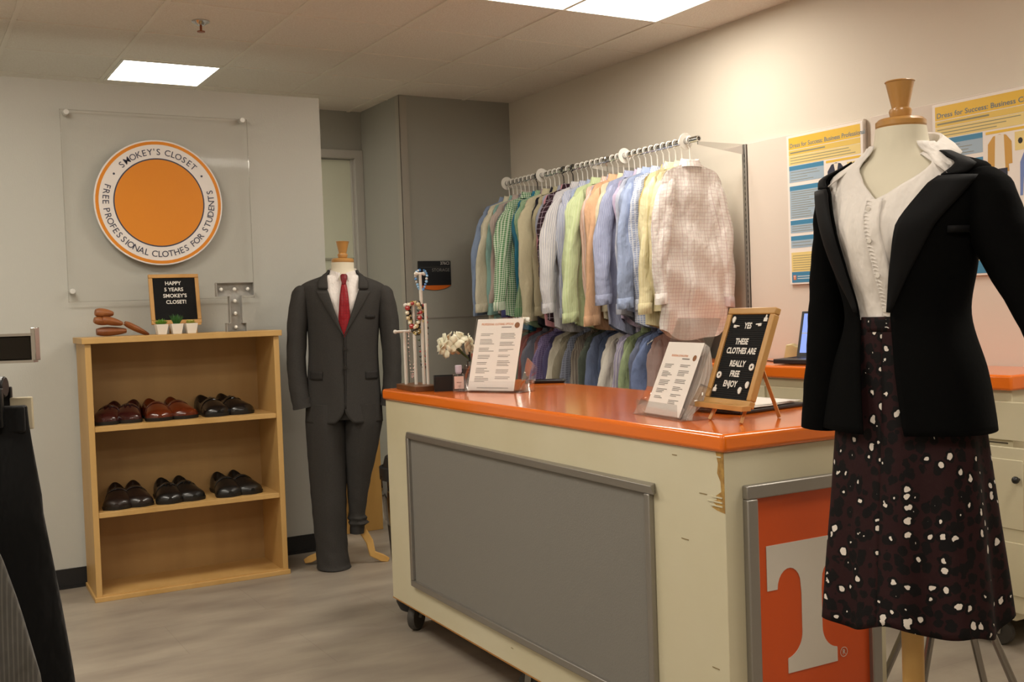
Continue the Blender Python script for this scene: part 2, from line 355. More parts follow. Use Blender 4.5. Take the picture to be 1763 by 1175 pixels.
def shoe_parts(par, mt, sole, kind, side):
    L, n = .285, 22
    def hw(t): return .034+.022*min(1, t*5)**.5 - .006*sin(PI*min(1, t/.55)) + (.012*sin(PI*(t-.45)/.75) if t > .45 else 0) - (.052*max(0, (t-.86)/.14)**2.4)
    def cx(t): return side*.010*sin(PI*t)*-1
    def zt(t):
        if t < .50: return .100-.022*min(1, t/.30)+.010*max(0, (t-.30)/.20)
        return .088-.042*((t-.50)/.50)**1.15 - .012*max(0, (t-.9)/.1)**2
    rows = []
    inn = []
    for i in range(n+1):
        t = i/n; w_ = max(.006, hw(t)); y = L*(.5-t); h = zt(t); r = []
        opening = t < .50
        k = 16
        for j in range(k+1):
            a = PI*j/k; x = w_*cos(a)
            e = abs(sin(a))**(.55 if opening else .75)
            z = .016+(h-.016)*e
            if opening:
                c = abs(cos(a)); o_ = .74*max(0, 1-((t-.27)/.23)**2)**.5
                if o_ > 0 and c < o_: z = z - .045*min(1, o_*1.6)*(1-(c/o_)**4)
                x *= 1
            r.append((cx(t)+x, y, z))
        rows.append(r)
    mb = M(); mb.grid(rows); 
    # heel and toe closures
    mb.add(rows[0], [tuple(range(len(rows[0])))]); mb.add(rows[-1], [tuple(range(len(rows[-1])))])
    obj('upper', mb, mt, par, smooth=70)
    sr = []
    for zz, g in ((0, 0), (.012, .003), (.018, .003)):
        ring = [(cx(i/n)+max(.006, hw(i/n))+g, L*(.5-i/n)*(1+g*2), zz) for i in range(n+1)] + [(cx(i/n)-max(.006, hw(i/n))-g, L*(.5-i/n)*(1+g*2), zz) for i in range(n, -1, -1)]
        sr.append(ring)
    obj('sole', M().loft(sr), sole, par)
    iy = [];
    for i in range(2, 10):
        t = i/n; iy.append([(cx(t)+(hw(t)-.014)*q, L*(.5-t), .030+.004*abs(q)) for q in (-1, -.4, .4, 1)])
    obj('insole', M().grid(iy), mat('shoe_lining', '1a1210', .8), par)
    mb = M()                                          # strap, tassels or laces across the vamp
    rw = []
    for i in range(2):
        t = .50+.07*i; rw.append([(cx(t)+hw(t)*1.02*cos(PI*j/12), L*(.5-t), .018+(zt(t)-.013)*abs(sin(PI*j/12))**.75) for j in range(13)])
    mb.grid(rw)
    if kind == 'tassel':
        for sx in (-.010, .010): mb.tube([(cx(.5)+sx*.4, L*-.02, zt(.52)+.004), (cx(.6)+sx, L*-.10, zt(.62)+.005), (cx(.6)+sx*1.3, L*-.14, zt(.66)+.004)], [.003, .005, .006], 6)
    if kind == 'lace':
        for q in range(4): t = .44+.05*q; mb.tube([(cx(t)-.016, L*(.5-t), zt(.5)-.002-.002*q), (cx(t), L*(.5-t)-.002, zt(.5)+.004-.003*q), (cx(t)+.016, L*(.5-t), zt(.5)-.002-.002*q)], .0025, 6)
    obj('laces' if kind == 'lace' else 'strap', mb, mt, par, solid=.002 if kind != 'lace' else 0)
def leather(n, c, c2, r=.28): return mat(n, c, r, coat=.35, var=(14, c2), bump=(60, .05))
sh = [  # x along shelf, depth, shelf z, yaw, name, mat, kind
 (.172, .20, .85, -20, 'dark burgundy tassel loafer', leather('burgundy_leather', '2c0f10', '3c1614', .2), 'tassel', 'left end of the upper shoe shelf', .112),
 (.405, .20, .85, 2, 'reddish brown loafer', leather('cognac_leather', '4f1d0d', '64290f', .22), 'strap', 'middle of the upper shoe shelf', .125),
 (.685, .20, .85, 8, 'black lace-up shoe', leather('black_leather', '0c0c0d', '151313', .25), 'lace', 'right end of the upper shoe shelf', .125),
 (.185, .18, .43, -6, 'dark brown loafer', leather('espresso_leather', '150d0b', '20130f', .35), 'strap', 'left end of the lower shoe shelf', .105),
 (.430, .18, .43, 0, 'black tassel loafer', leather('black_calf', '090909', '101010', .35), 'tassel', 'middle of the lower shoe shelf', .108),
 (.725, .18, .43, 2, 'plain black slip-on shoe', leather('black_matte', '0a0a0a', '0f0f0f', .4), 'strap', 'right end of the lower shoe shelf', .105)]
SOLE = mat('shoe_sole', '0a0808', .5)
for x, y, z, yw, nm, mt, kd, where, gap in sh:
    for side, sn in ((-1, 'left-hand'), (1, 'right-hand')):
        px, py = bk(x+side*gap/2, y+(0.0 if side < 0 else .012))
        s = thing('shoe', '%s %s at the %s' % (sn, nm, where), 'shoe', (px, py, z), R(yw+side*3))
        shoe_parts(s, mt, SOLE, kd, side)

# things on top of the bookcase
def on_top(x, y): 
    X, Y = bk(x, y); return (X, Y, bk_top)
t = thing('shoe_tree', 'dark wooden shoe tree lying lowest in the stack at left of bookcase top', 'shoe tree', on_top(.115, .14), R(10))
WT = mat('cedar_wood', '9a5f33', .5, var=(12, '7d4622', (1, .3, 1)))
def foot_block(c, L, h, w_, tilt=0, yaw=0):
    rings = []
    for i in range(9):
        q = i/8; rr = (sin(PI*(.06+.86*q))**.33); x = (q-.5)*L
        rings.append([(x, w_*rr*cos(2*PI*j/12), max(-h*.5, h*.5*rr*sin(2*PI*j/12)*(1.1-.4*q))) for j in range(12)])
    T = Matrix.Translation(c) @ Matrix.Rotation(yaw, 4, 'Z') @ Matrix.Rotation(tilt, 4, 'Y'); return M().loft(rings, T=T)
obj('toe_block', foot_block((.03, 0, .026), .14, .05, .034, 0, -.15), mat('dark_cedar', '6e3b1e', .5, var=(12, '8a5430')), t)
t2 = thing('shoe_tree', 'orange-brown wooden shoe tree leaning with its toe down beside the stacked one', 'shoe tree', on_top(.19, .13), R(8))
obj('heel_block', foot_block((-.045, 0, .075), .10, .045, .030, .25), WT, t2)
obj('rod', M().cyl((-.01, 0, .065), (.05, 0, .052), .005), CHROME, t2)
obj('toe_block', foot_block((.075, 0, .034), .13, .034, .030, .50), WT, t2)
t3 = thing('shoe_tree', 'short wooden shoe tree resting uppermost on the stacked pieces', 'shoe tree', on_top(.112, .13), R(8))
obj('heel_block', foot_block((0, 0, .118), .085, .05, .028, .1), WT, t3); obj('toe_block', foot_block((-.012, 0, .078), .075, .045, .030, .2), WT, t3)

def letter_board(par, w_, h_, fr, rows, lean, size, depth=.018, wood=None, tz=None, sx=1, tcol='e6e2da', bold=.02, shine=None):
    wood = wood or mat('oak_frame', 'c99c5f', .4, var=(10, 'b98a4c', (1, 1, .2)))
    T = Matrix.Rotation(-lean, 4, 'X')
    fm = M()
    fm.box(0, w_, 0, depth, 0, fr, T=T).box(0, w_, 0, depth, h_-fr, h_, T=T).box(0, fr, 0, depth, fr, h_-fr, T=T).box(w_-fr, w_, 0, depth, fr, h_-fr, T=T)
    obj('frame', fm, wood, par, bevel=.003)
    g = M(); g.box(fr, w_-fr, .007, depth-.002, fr, h_-fr, T=T); n = int((h_-2*fr)/.006)
    for i in range(n): z = fr+(i+.2)*(h_-2*fr)/n; g.box(fr, w_-fr, .0055, .007, z, z+.0035, T=T)
    obj('felt_board', g, mat('black_felt', '0b0b0c', .9), par)
    tm = M()
    for s_, x, z, *k in rows: text(s_, (k[0] if k else size), x, z, .004, 'CENTER', bold, sx=sx, mb=tm)
    tm.v = [T @ v for v in tm.v]
    obj('letters', tm, mat('white_letters', tcol, .5), par, smooth=0)
    return T, wood
# small letter board with a plate stand
t = thing('letter_board', 'small oak-framed black letter board reading happy 5 years', 'letter board', on_top(.350, .20), R(0))
W1, H1 = .255, .262
g_ = thing  # noqa
T, wd = letter_board(t, W1, H1, .020, [('HAPPY', .122, .205), ('5 YEARS', .124, .172), ("SMOKEY'S", .128, .139), ('CLOSET!', .132, .106)], R(9), .027, tz=.04)
for o in list(t.children): o.location = (0, .0, .052)
T = Matrix.Translation((0, 0, .052)) @ T
obj('easel', M().box(.02, .035, -.012, .012, 0, .055).box(.21, .225, -.012, .012, 0, .055).box(.01, .245, -.022, .004, .042, .052).tube([(.12, .068, .22), (.12, .135, .002)], .006), wd, t)
def small_plant(x, y, lab, col, kind):
    t = thing('potted_plant', lab, 'plant', on_top(x, y), 0)
    obj('pot', M().loft([[(a*h, b*h, z) for a, b in ((-1, -1), (1, -1), (1, 1), (-1, 1))] for h, z in ((.021, 0), (.030, .052), (.0265, .052), (.025, .042))]), WHITEP, t, bevel=.0015)
    rnd = random.Random(int(x*1000)); mb = M()
    for i in range(34 if kind != 'rosette' else 26):
        a = i*2.4; ph = rnd.uniform(.15, 1.0) if kind != 'grass' else rnd.uniform(.05, .6)
        L = {'succulent': .034, 'grass': .055, 'rosette': .028}[kind]*rnd.uniform(.8, 1.1)
        wd_ = {'succulent': .005, 'grass': .0025, 'rosette': .009}[kind]
        d = Vector((cos(a)*sin(ph), sin(a)*sin(ph), cos(ph))); s_ = Vector((-sin(a), cos(a), 0)); c0 = Vector((cos(a)*.010, sin(a)*.010, .046))
        n_ = d.cross(s_)*.002
        mb.loft([[c0+s_*wd_*.6+d*0, c0+n_, c0-s_*wd_*.6, c0-n_], [c0+d*L*.6+s_*wd_, c0+d*L*.6+n_, c0+d*L*.6-s_*wd_, c0+d*L*.6-n_], [c0+d*L+s_*.0004, c0+d*L+n_*.1, c0+d*L-s_*.0004, c0+d*L-n_*.1]])
    obj('leaves', mb, mat('leaf_'+kind, col, .5), t)
small_plant(.378, .10, 'little green succulent in white pot, leftmost before the letter board', '5f8f2c', 'succulent')
small_plant(.452, .10, 'dark green spiky plant in white pot in the middle of three', '2e6124', 'grass')
small_plant(.524, .10, 'yellow-green rosette plant in white pot, rightmost before the letter board', 'a8ad4e', 'rosette')
# marquee letter T of grey metal
t = thing('marquee_letter', 'grey metal light-up letter T on the bookcase top', 'letter decoration', on_top(.765, .14), R(-3))
GM = mat('galvanised_metal', 'b9b8b4', .45, metal=.35, bump=(50, .15), var=(20, 'a3a29e'))
tp = [(-.052, 0), (.052, 0), (.052, .045), (.030, .045), (.030, .185), (.095, .185), (.095, .255), (-.095, .255), (-.095, .185), (-.030, .185), (-.030, .045), (-.052, .045)]
obj('tray', M().prism(tp, .02, .024), GM, t)
rim = M()
for i in range(len(tp)):
    a, b = tp[i], tp[(i+1) % len(tp)]; rim.add([(a[0], -.022, a[1]), (b[0], -.022, b[1]), (b[0], .024, b[1]), (a[0], .024, a[1])], [(0, 1, 2, 3)])
obj('rim', rim, GM, t, solid=.003, smooth=0)
for x, z in ((0, .022), (0, .095), (0, .16), (-.07, .222), (0, .222), (.07, .222)):
    obj('bulb', M().ball((x, .004, z), .0105, 8), mat('frosted_bulb', 'f2efe8', .15), t)

# ------------------------------------------------------------------ storage sign
t = thing('room_sign', 'black STORAGE room sign with orange curve on the dark grey wall', 'sign', (2.242, YB-.006, 1.535))
obj('plate', M().box(0, .257, -.008, 0, 0, .173), mat('sign_black', '1b1b1d', .4), t, bevel=.001)
obj('room_number', text('376CI', .030, .247, .146, -.0088, 'RIGHT', .02), mat('sign_grey_text', 'b8b4ae', .5), t)
obj('lettering', text('STORAGE', .032, .247, .098, -.0088, 'RIGHT', .0), mat('sign_dim_text', '8a8782', .5), t)
obj('divider', M().box(.0, .257, -.0086, -.008, .128, .130), mat('sign_line', '55524e', .5), t)
obj('curve', M().prism([(.0, .0), (.257, .0)] + [(.257*(1-q/10), -.034*sin(PI*q/10)**.7) for q in range(1, 10)], -.006, 0), mat('sign_orange_tab', 'd86a1c', .4), t)

# ------------------------------------------------------------------ wall boards and posters on the right wall
PAN = mat('wall_board_cream', 'd6cabe', .6)
for ya, yb, lab in ((-1.46, -2.25, 'pale wall board behind the left poster beside the shirt rack'), (-2.29, -3.9, 'pale wall board behind the right poster and blazer')):
    tag(obj('wall_board', M().box(XR-.022, XR-.002, yb, ya, .45, 2.19), PAN, bevel=.002), lab, 'wall board')
YEL, YE2, YE3 = mat('poster_yellow', 'e3b93c', .5), mat('poster_mid_yellow', 'e0bf5c', .5), mat('poster_pale_yellow', 'e4cd86', .5)
BL1, BL2 = mat('poster_blue', '3f83aa', .5), mat('poster_pale_blue', '9fb3c4', .5)
def poster(y0, z0, title, sub, lab, which):
    t = thing('poster', lab, 'poster', (XR-.023, y0, z0), R(-90)); w_, h_ = .493, .753
    obj('board', M().box(0, w_, -.014, 0, 0, h_), mat('poster_white', 'e9e1da', .5), t, bevel=.001)
    y = -.0145
    def rc(x0, x1, za, zb, m_, nm): obj(nm, M().box(x0*w_, x1*w_, y-.0002, y+.0008, za*h_, zb*h_), m_, t, smooth=0)
    rc(.03, .97, .905, .985, YEL, 'title_band'); rc(.03, .97, .865, .900, YE2, 'subtitle_band'); rc(.03, .97, .80, .862, YE3, 'intro_band')
    obj('title', text(title, .0305, .035*w_+.005, .918*h_, y-.0006, 'LEFT', .012, sx=.98 if which == 0 else 1.12), mat('poster_title', '5d7685', .6), t)
    rnd = random.Random(5+which); mb = M()
    lines(mb, .05*w_, .62*w_, .872*h_, .894*h_, 1, y-.0004, rnd, .0035)
    lines(mb, .05*w_, .93*w_, .805*h_, .858*h_, 3, y-.0004, rnd, .0016)
    for za, zb, n in ((.685, .795, 4), (.44, .66, 12), (.345, .43, 3), (.245, .325, 2)):
        rc(.03, .50, za, zb-.03, BL2, 'section'); rc(.03, .50, zb-.03, zb, BL1, 'section_heading')
        lines(mb, .05*w_, .46*w_, za*h_+.004, (zb-.033)*h_, n, y-.0004, rnd, .0012)
    rc(.03, .97, .085, .215, YE3, 'tips_band'); lines(mb, .05*w_, .93*w_, .09*h_, .20*h_, 7, y-.0004, rnd, .0013)
    rc(.03, .97, .012, .083, BL1, 'footer')
    obj('small_print', mb, mat('poster_print', '8d8a74', .7), t, smooth=0)
    m2 = M(); m2.box(.05*w_, .09*w_, y-.0006, y-.0002, .030*h_, .062*h_)
    obj('footer_logo', m2, mat('poster_logo', 'd9713a', .5), t)
    m2 = text('T', .022, .070*w_, .036*h_, y-.0010, 'CENTER', .03); m2.box(.11*w_, .34*w_, y-.0006, y-.0002, .051*h_, .056*h_).box(.11*w_, .40*w_, y-.0006, y-.0002, .036*h_, .041*h_)
    obj('footer_text', m2, mat('poster_footer_text', 'd9dde0', .5), t)
    rc(.53, .97, .775, .79, YEL, 'outfit_band')
    NV, SH_, TN, BS, BR_ = mat('ill_navy', '23263c', .6), mat('ill_cream', 'e5dccd', .6), mat('ill_mustard', 'c99a48', .6), mat('ill_blue', '6f84bd', .6), mat('ill_brown', '6a3a25', .6)
    def poly(nm, pts, m_, k=0): obj(nm, M().prism([(a*w_, b*h_) for a, b in pts], y-.0003-.0004*k, y), m_, t, smooth=0)
    def shoe(x, z, m_): 
        poly('outfit_picture', [(x+.022*cos(q*PI/4)*(1 if q < 8 else 1), z+.017*sin(q*PI/4)) for q in range(8)], m_); poly('outfit_picture', [(x+.06+.022*cos(q*PI/4), z+.017*sin(q*PI/4)) for q in range(8)], m_)
    if which == 0:
        poly('outfit_picture', [(.54, .60), (.55, .72), (.60, .76), (.66, .77), (.72, .76), (.77, .72), (.78, .60), (.74, .60), (.73, .52), (.59, .52), (.58, .60)], NV)
        poly('outfit_picture', [(.63, .765), (.69, .765), (.66, .68)], SH_, 1)
        poly('outfit_picture', [(.59, .52), (.73, .52), (.72, .28), (.67, .28), (.66, .48), (.65, .28), (.60, .28)], NV)
        rc(.80, .95, .66, .76, YE3, 'outfit_note'); shoe(.84, .71, NV)
    else:
        rc(.80, .97, .665, .765, YE3, 'outfit_note'); rc(.53, .97, .235, .32, YE3, 'outfit_note')
        poly('outfit_picture', [(.545, .60), (.55, .72), (.60, .76), (.66, .768), (.72, .76), (.77, .72), (.775, .60), (.74, .60), (.745, .56), (.57, .56), (.58, .60)], TN)
        poly('outfit_picture', [(.62, .765), (.70, .765), (.71, .58), (.61, .58)], SH_, 1)
        poly('outfit_picture', [(.60, .58), (.73, .58), (.72, .44), (.62, .44)], NV, 1)
        poly('outfit_picture', [(.84, .42), (.845, .60), (.88, .65), (.93, .66), (.985, .65), (.985, .44), (.89, .44), (.875, .52), (.865, .42)], BS)
        poly('outfit_picture', [(.885, .44), (.985, .44), (.985, .25), (.90, .25)], TN)
        shoe(.85, .715, mat('ill_black', '1c1c1e', .6)); shoe(.84, .275, BR_)
poster(-1.764, 1.426, 'Dress for Success: Business Professional', '', 'yellow and blue Business Professional poster between shirt rack and blazer', 0)
poster(-2.645, 1.426, 'Dress for Success: Business Casual', '', 'yellow and blue Business Casual poster behind the blazer shoulder', 1)

# ------------------------------------------------------------------ shirt rack
RX, RZB, RZL = 2.69, 2.205, 1.335
rk = thing('clothes_rack', 'chrome wall-mounted rack carrying two rows of dress shirts', 'clothes rack', (RX, -.45, 0))
for y in (-.99, -.02, .98): obj('upright', M().box(XR-RX-.03, XR-RX-.002, y-.015, y+.015, .10, 2.19), ALU, rk, bevel=.002)
slot = M()
for y in (-.99, -.02, .98):
    for k in range(70): slot.box(XR-RX-.0306, XR-RX-.030, y-.006, y-.002, .12+k*.029, .135+k*.029)
obj('slots', slot, mat('slot_dark', '2a2a2a', .7), rk)
for zb in (RZB, RZL):
    for y in ((-.99, -.02, .98) if zb == RZB else (-.02, .98)):
        obj('bracket', M().add([(0, y-.003, zb-.03), (XR-RX-.03, y-.003, zb-.07), (XR-RX-.03, y-.003, zb-.015), (0, y-.003, zb-.014), (0, y+.003, zb-.03), (XR-RX-.03, y+.003, zb-.07), (XR-RX-.03, y+.003, zb-.015), (0, y+.003, zb-.014)], [(0, 1, 2, 3), (7, 6, 5, 4), (0, 4, 5, 1), (1, 5, 6, 2), (2, 6, 7, 3), (3, 7, 4, 0)]), CHROME, rk)
    L0, L1 = (-1.0 if zb == RZB else -.83), 1.04
    o = obj('hanging_bar', M().loft([[(r*cos(q*PI/8), y, zb+r*sin(q*PI/8)) for q in range(16)] for r, y in ((.009, L0+.02), (.0105, L0+.0), (.016, L0), (.016, L1))], caps=(True, True)), CHROME, rk)
obj('bar_mouth', M().loft([[(.0108*cos(q*PI/8), y, RZB+.0108*sin(q*PI/8)) for q in range(16)] for y in (L0-.0008, L0+.001)]), mat('bar_inside', '0c0c0c', .8), rk)

def garment(name, y, lab, short, mt, seed, out=0, sway=0, L=.92, zb=RZB, group=None, tuck=0, hangcol='white', sleeves=(1, 1), cat='shirt', ssl=1.0, wide=1.0, crump=1.0):
    rnd = random.Random(seed); ph = [rnd.uniform(0, 6.28) for _ in range(8)]
    g = thing(name, lab, cat, (RX, y, zb), R(rnd.uniform(-2.5, 2.5)), group)
    xo = tuck
    def topz(ax): return -.122 - max(0, ax-.045)*.36 - max(0, ax-.165)*1.2
    NW, NV_ = 44, 22; rows = []; uvs = []
    for i in range(NV_+1):
        v = i/NV_; W_ = (.190+.004*sin(PI*v)+.016*v)*wide; T_ = .006+.021*min(1, v*6)
        r = []; u = []
        for j in range(NW):
            a = 2*PI*j/NW; c_, s_ = cos(a), sin(a)
            x = W_*math.copysign(abs(c_)**.8, c_)
            fold = (.007*sin(x*42+ph[0]+1.5*v)+.005*sin(x*75+ph[1]-2*v))*min(1, v*1.6+.15)
            yy = T_*math.copysign(abs(s_)**.6, s_)*(1+.25*sin(x*30+ph[2])) + fold + (.004*sin(9*v+ph[3])+.004*sin(16*x-24*v+ph[5])*min(1, v*2))*crump
            z0_ = topz(abs(x)); z1_ = -L+.055*(x/W_)**2+.008*sin(x*25+ph[4]); z = z0_+(z1_-z0_)*v
            r.append((x+xo, yy, z)); u.append((x+(.5 if s_ > 0 else 0), z))
        rows.append(r); uvs.append(u)
    obj('body', M().loft(rows, caps=(False, False), uvs=uvs), mt, g, smooth=70)
    for sx in (-1, 1):
        if not sleeves[0 if sx < 0 else 1]: continue
        o_ = (out if sx < 0 else .0)+rnd.uniform(-.01, .01); sw = (sway if sx < 0 else 0)-.012+rnd.uniform(-.008, .008)
        bend = rnd.uniform(-.02, .03); n = 14; rr = []; uu = []; cu = None; tm = .60*ssl+rnd.uniform(-.03, .03)
        for i in range(n+1):
            t_ = i/n; a_ = (.020+.048*min(1, t_*9)**.6)*(1-.36*t_)+.004*sin(7*t_+ph[7]); b_ = (.012+.016*min(1, t_*6))*(1-.1*t_)
            cx_ = sx*(.140+.008*min(1, t_*8)**.7+.062*t_**.9+o_*t_**.8+bend*sin(PI*t_)); cy_ = sw*t_+.006*sin(5*t_+ph[5]); z_ = -.178-.035*min(1, t_*5)-tm*t_
            ring = []; ur = []
            for j in range(16):
                a = 2*PI*j/16; k_ = 1+.20*sin(3*a+ph[6]+4*t_)+.13*sin(2*a+13*t_+ph[7])
                tilt = sx*cos(a)*a_*(-.5+.4*min(1, t_/.15))
                ring.append((cx_+xo+a_*cos(a)*k_, cy_+b_*sin(a)*k_, z_+tilt)); ur.append((a*.03, z_))
            rr.append(ring); uu.append(ur)
        obj('sleeve', M().loft(rr, caps=(True, True), uvs=uu), mt, g, smooth=70)
        c0 = rr[-1]; ctr = sum((Vector(p) for p in c0), Vector())/16
        cr = [[tuple(ctr+(Vector(p)-ctr)*k_+Vector((sx*.002*q, 0, -dz))) for p in c0] for q, (k_, dz) in enumerate(((.95, -.006), (1.03, -.004), (1.02, .052), (.96, .053), (.93, .02)))]
        obj('cuff', M().loft(cr, caps=(False, True), uvs=[[(a_[0], a_[1]+.3) for a_ in uu[-1]]]*5), mt, g, smooth=60)
    ce = []
    for rx, ry, z in ((.048, .020, -.135), (.050, .022, -.098), (.056, .026, -.094), (.074, .034, -.142), (.071, .032, -.143)):
        ce.append([(xo+rx*cos(2*PI*j/24), ry*sin(2*PI*j/24), z-(.014*max(0, -sin(2*PI*j/24)) if z > -.13 else .004*sin(2*PI*j/24))) for j in range(24)])
    obj('collar', M().loft(ce, caps=(False, False), uvs=[[(q[0], q[2]) for q in c_] for c_ in ce]), mt, g, smooth=60)
    hm = {'white': WHITEP, 'black': BLACKP, 'wood': WOODK}[hangcol]
    h = thing('hanger', '%s hanger carrying the %s' % ({'white': 'white plastic', 'black': 'black plastic', 'wood': 'orange wooden'}[hangcol], short), 'hanger', (RX, y, zb), R(rnd.uniform(-4, 4)), 'hangers on the upper bar' if zb == RZB else 'hangers on the lower bar')
    hk = [(.0205*cos(R(a))+xo*0, 0, .0+.0205*sin(R(a))) for a in range(-35, 215, 18)]
    hk = hk[::-1]
    hk = [(-p[0], 0, p[2]) for p in hk][::-1]
    pts = hk + [(-.014, 0, -.022), (-.002, 0, -.04), (0, 0, -.075), (0, 0, -.118)]
    obj('hook', M().tube(pts, .0034, 6), CHROME if hangcol == 'wood' else hm, h)
    obj('arms', M().tube([(-.150+xo, 0, -.225), (-.148+xo, 0, -.198), (-.05+xo, 0, -.152), (xo*.5, 0, -.12), (.05+xo, 0, -.152), (.148+xo, 0, -.198), (.150+xo, 0, -.225)], .0042, 6), hm, h)
    return g
# upper row, listed from the far end to the near end
P = cloth
upper = [
 ('light denim blue shirt', P('denim_blue', '7f8fab'), .05, -.01, 'at the far end of the upper bar', 1.0),
 ('cream shirt', P('cream_a', 'd0c9b2'), .035, 0, 'second from the far end of the upper bar', 1.05),
 ('pale aqua shirt', P('aqua', '8fb5ae'), .0, .0, 'between the far cream and taupe shirts', 1.0),
 ('taupe pinstripe shirt', P('taupe', 'b3a198', 'stripe', 'c2b3aa', .006), .02, -.03, 'just beyond the green gingham shirt', .95),
 ('dark grey striped shirt', P('grey_stripe', '6d7275', 'stripe', '8f9396', .008), -.03, 0, 'squeezed beyond the green gingham shirt', 1.0),
 ('indigo shirt', P('indigo', '4c4d7c'), -.02, 0, 'half hidden behind the green gingham shirt', 1.08),
 ('green gingham shirt', P('green_gingham', 'd6ddcb', 'gingham', '2f7a3c', .013), .085, -.07, 'fanned out near the far end of the upper bar', .98),
 ('bright teal blue shirt', P('teal_blue', '2f7896'), -.05, 0, 'right behind the green gingham shirt', 1.02),
 ('mint green check shirt', P('mint_check', 'b9c9ad', 'gingham', '5f9164', .008), -.03, 0, 'just on the near side of the green gingham shirt', 1.02),
 ('mauve shirt', P('mauve', 'a58d9c'), -.055, 0, 'between the mint check and khaki shirts', 1.0),
 ('khaki shirt', P('khaki', 'c2b99c'), .005, -.02, 'left of the burgundy plaid shirt', 1.08),
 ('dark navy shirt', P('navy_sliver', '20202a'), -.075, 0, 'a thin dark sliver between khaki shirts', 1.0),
 ('tan olive shirt', P('tan_olive', 'b0a78a'), -.04, 0, 'on the near side of the khaki shirt', 1.06),
 ('light grey-blue shirt', P('grey_blue', '9ea3b4'), -.04, 0, 'next to the pink shirt', 1.02),
 ('pink shirt', P('pink', 'c98f98'), -.015, -.01, 'hanging below the burgundy plaid sleeve', 1.05),
 ('burgundy windowpane plaid shirt', P('burgundy_plaid', '2c1520', 'check', 'b8a8b4', .034, .07), .05, -.06, 'in the middle of the upper bar', .70),
 ('beige shirt', P('beige_a', 'b8ad9c'), -.045, 0, 'behind the white striped shirt', 1.02),
 ('white and grey striped shirt', P('white_grey_stripe', 'd3cfcd', 'stripe', 'b2b1ba', .0075), .075, -.06, 'right of the burgundy plaid shirt', 1.04),
 ('white shirt with fine blue stripes', P('white_blue_stripe', 'cfd0d6', 'stripe', '9fa8c8', .009), .0, -.02, 'near side of the white and grey striped shirt', 1.05),
 ('pale sky blue shirt', P('sky_blue', 'a9b6d3'), -.05, 0, 'left of the dark olive grey shirt', 1.0),
 ('dark olive grey shirt', P('olive_grey', '57564d'), -.045, 0, 'left of the lime green shirt', 1.0),
 ('lime green shirt', P('lime', 'c4cfa6', 'stripe', 'bbc999', .01), .07, -.05, 'in the middle of the upper bar', 1.10),
 ('peach striped shirt', P('peach_stripe', 'd9b3a0', 'stripe', 'e6cfc4', .009), -.045, 0, 'between the lime and lavender shirts', 1.05),
 ('lavender striped shirt', P('lavender_stripe', 'aba6c6', 'stripe', 'cfcad6', .008), -.05, 0, 'right of the peach striped shirt', 1.0),
 ('orange shirt', P('orange_shirt', 'd8ad8a'), .03, -.03, 'hanging lowest on the upper bar', 1.17),
 ('ivory shirt', P('ivory', 'd9d0b4'), -.055, 0, 'between the orange and periwinkle shirts', 1.0),
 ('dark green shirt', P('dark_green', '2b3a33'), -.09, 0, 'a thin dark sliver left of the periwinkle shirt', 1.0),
 ('periwinkle blue shirt', P('periwinkle', '9298b6', 'stripe', 'a5abc4', .006), .04, -.03, 'left of the pale grey-blue shirt', .99),
 ('lilac shirt', P('lilac', 'c0b0c8'), -.055, 0, 'tucked beside the periwinkle shirt', 1.0),
 ('pale grey-blue shirt', P('pale_grey_blue', 'b7bccb'), .005, -.02, 'between the periwinkle and light blue shirts', 1.03),
 ('light blue shirt', P('light_blue', '9aa8c8'), .02, -.025, 'left of the two pale yellow shirts', 1.05),
 ('blue and white check shirt', P('blue_check', 'a3b0ce', 'check', 'd6dae4', .012, .3), -.05, 0, 'near side of the light blue shirt', 1.0),
 ('golden yellow shirt', P('gold', 'c2aa66'), -.13, 0, 'a thin yellow sliver left of the pale yellow shirt', 1.0),
 ('grey lavender shirt', P('grey_lavender', '9b9ab0'), -.04, 0, 'behind the pale yellow shirt', 1.04),
 ('pale yellow shirt', P('pale_yellow', 'd9cfa3', 'stripe', 'e0d7b2', .01), .04, -.03, 'third from the near end of the upper bar', 1.06),
 ('buttery yellow shirt', P('butter', 'dbd1aa'), -.03, 0, 'directly behind the nearest white check shirt', 1.06),
]
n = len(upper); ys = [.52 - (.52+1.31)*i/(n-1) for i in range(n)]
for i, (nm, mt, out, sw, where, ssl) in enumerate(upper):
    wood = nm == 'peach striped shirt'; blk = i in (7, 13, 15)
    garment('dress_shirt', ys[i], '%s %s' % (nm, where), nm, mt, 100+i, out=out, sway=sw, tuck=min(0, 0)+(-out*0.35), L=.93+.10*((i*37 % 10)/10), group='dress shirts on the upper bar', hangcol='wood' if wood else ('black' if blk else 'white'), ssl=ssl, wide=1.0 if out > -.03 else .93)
garment('dress_shirt', -1.375, 'white shirt with fine pinkish checks, nearest at the end of the upper bar', 'white check shirt at the near end', P('white_pink_check', 'efeae6', 'check', 'd3c0c1', .019, .10), 77, out=.0, sway=-.01, L=1.05, group='dress shirts on the upper bar', ssl=1.03, wide=1.05, crump=2.2)
for k, (y, wh) in enumerate(((.50+.05, 'at the far end of the upper bar'), (.10, 'beyond the green gingham shirt hooks'), (-.80, 'right of the middle of the upper bar'), (-1.345, 'next to the open end of the upper bar'))):
    t = thing('size_divider', 'round white plastic size divider %s' % wh, 'rack divider', (RX, y, RZB), 0, 'round dividers on the upper bar')
    obj('ring', M().loft([[(r*cos(q*PI/14), yy, r*sin(q*PI/14)) for q in range(28)] for r, yy in ((.0175, -.002), (.044, -.002), (.044, .002), (.0175, .002), (.0175, -.002))], caps=(False, False)), WHITEP, t)
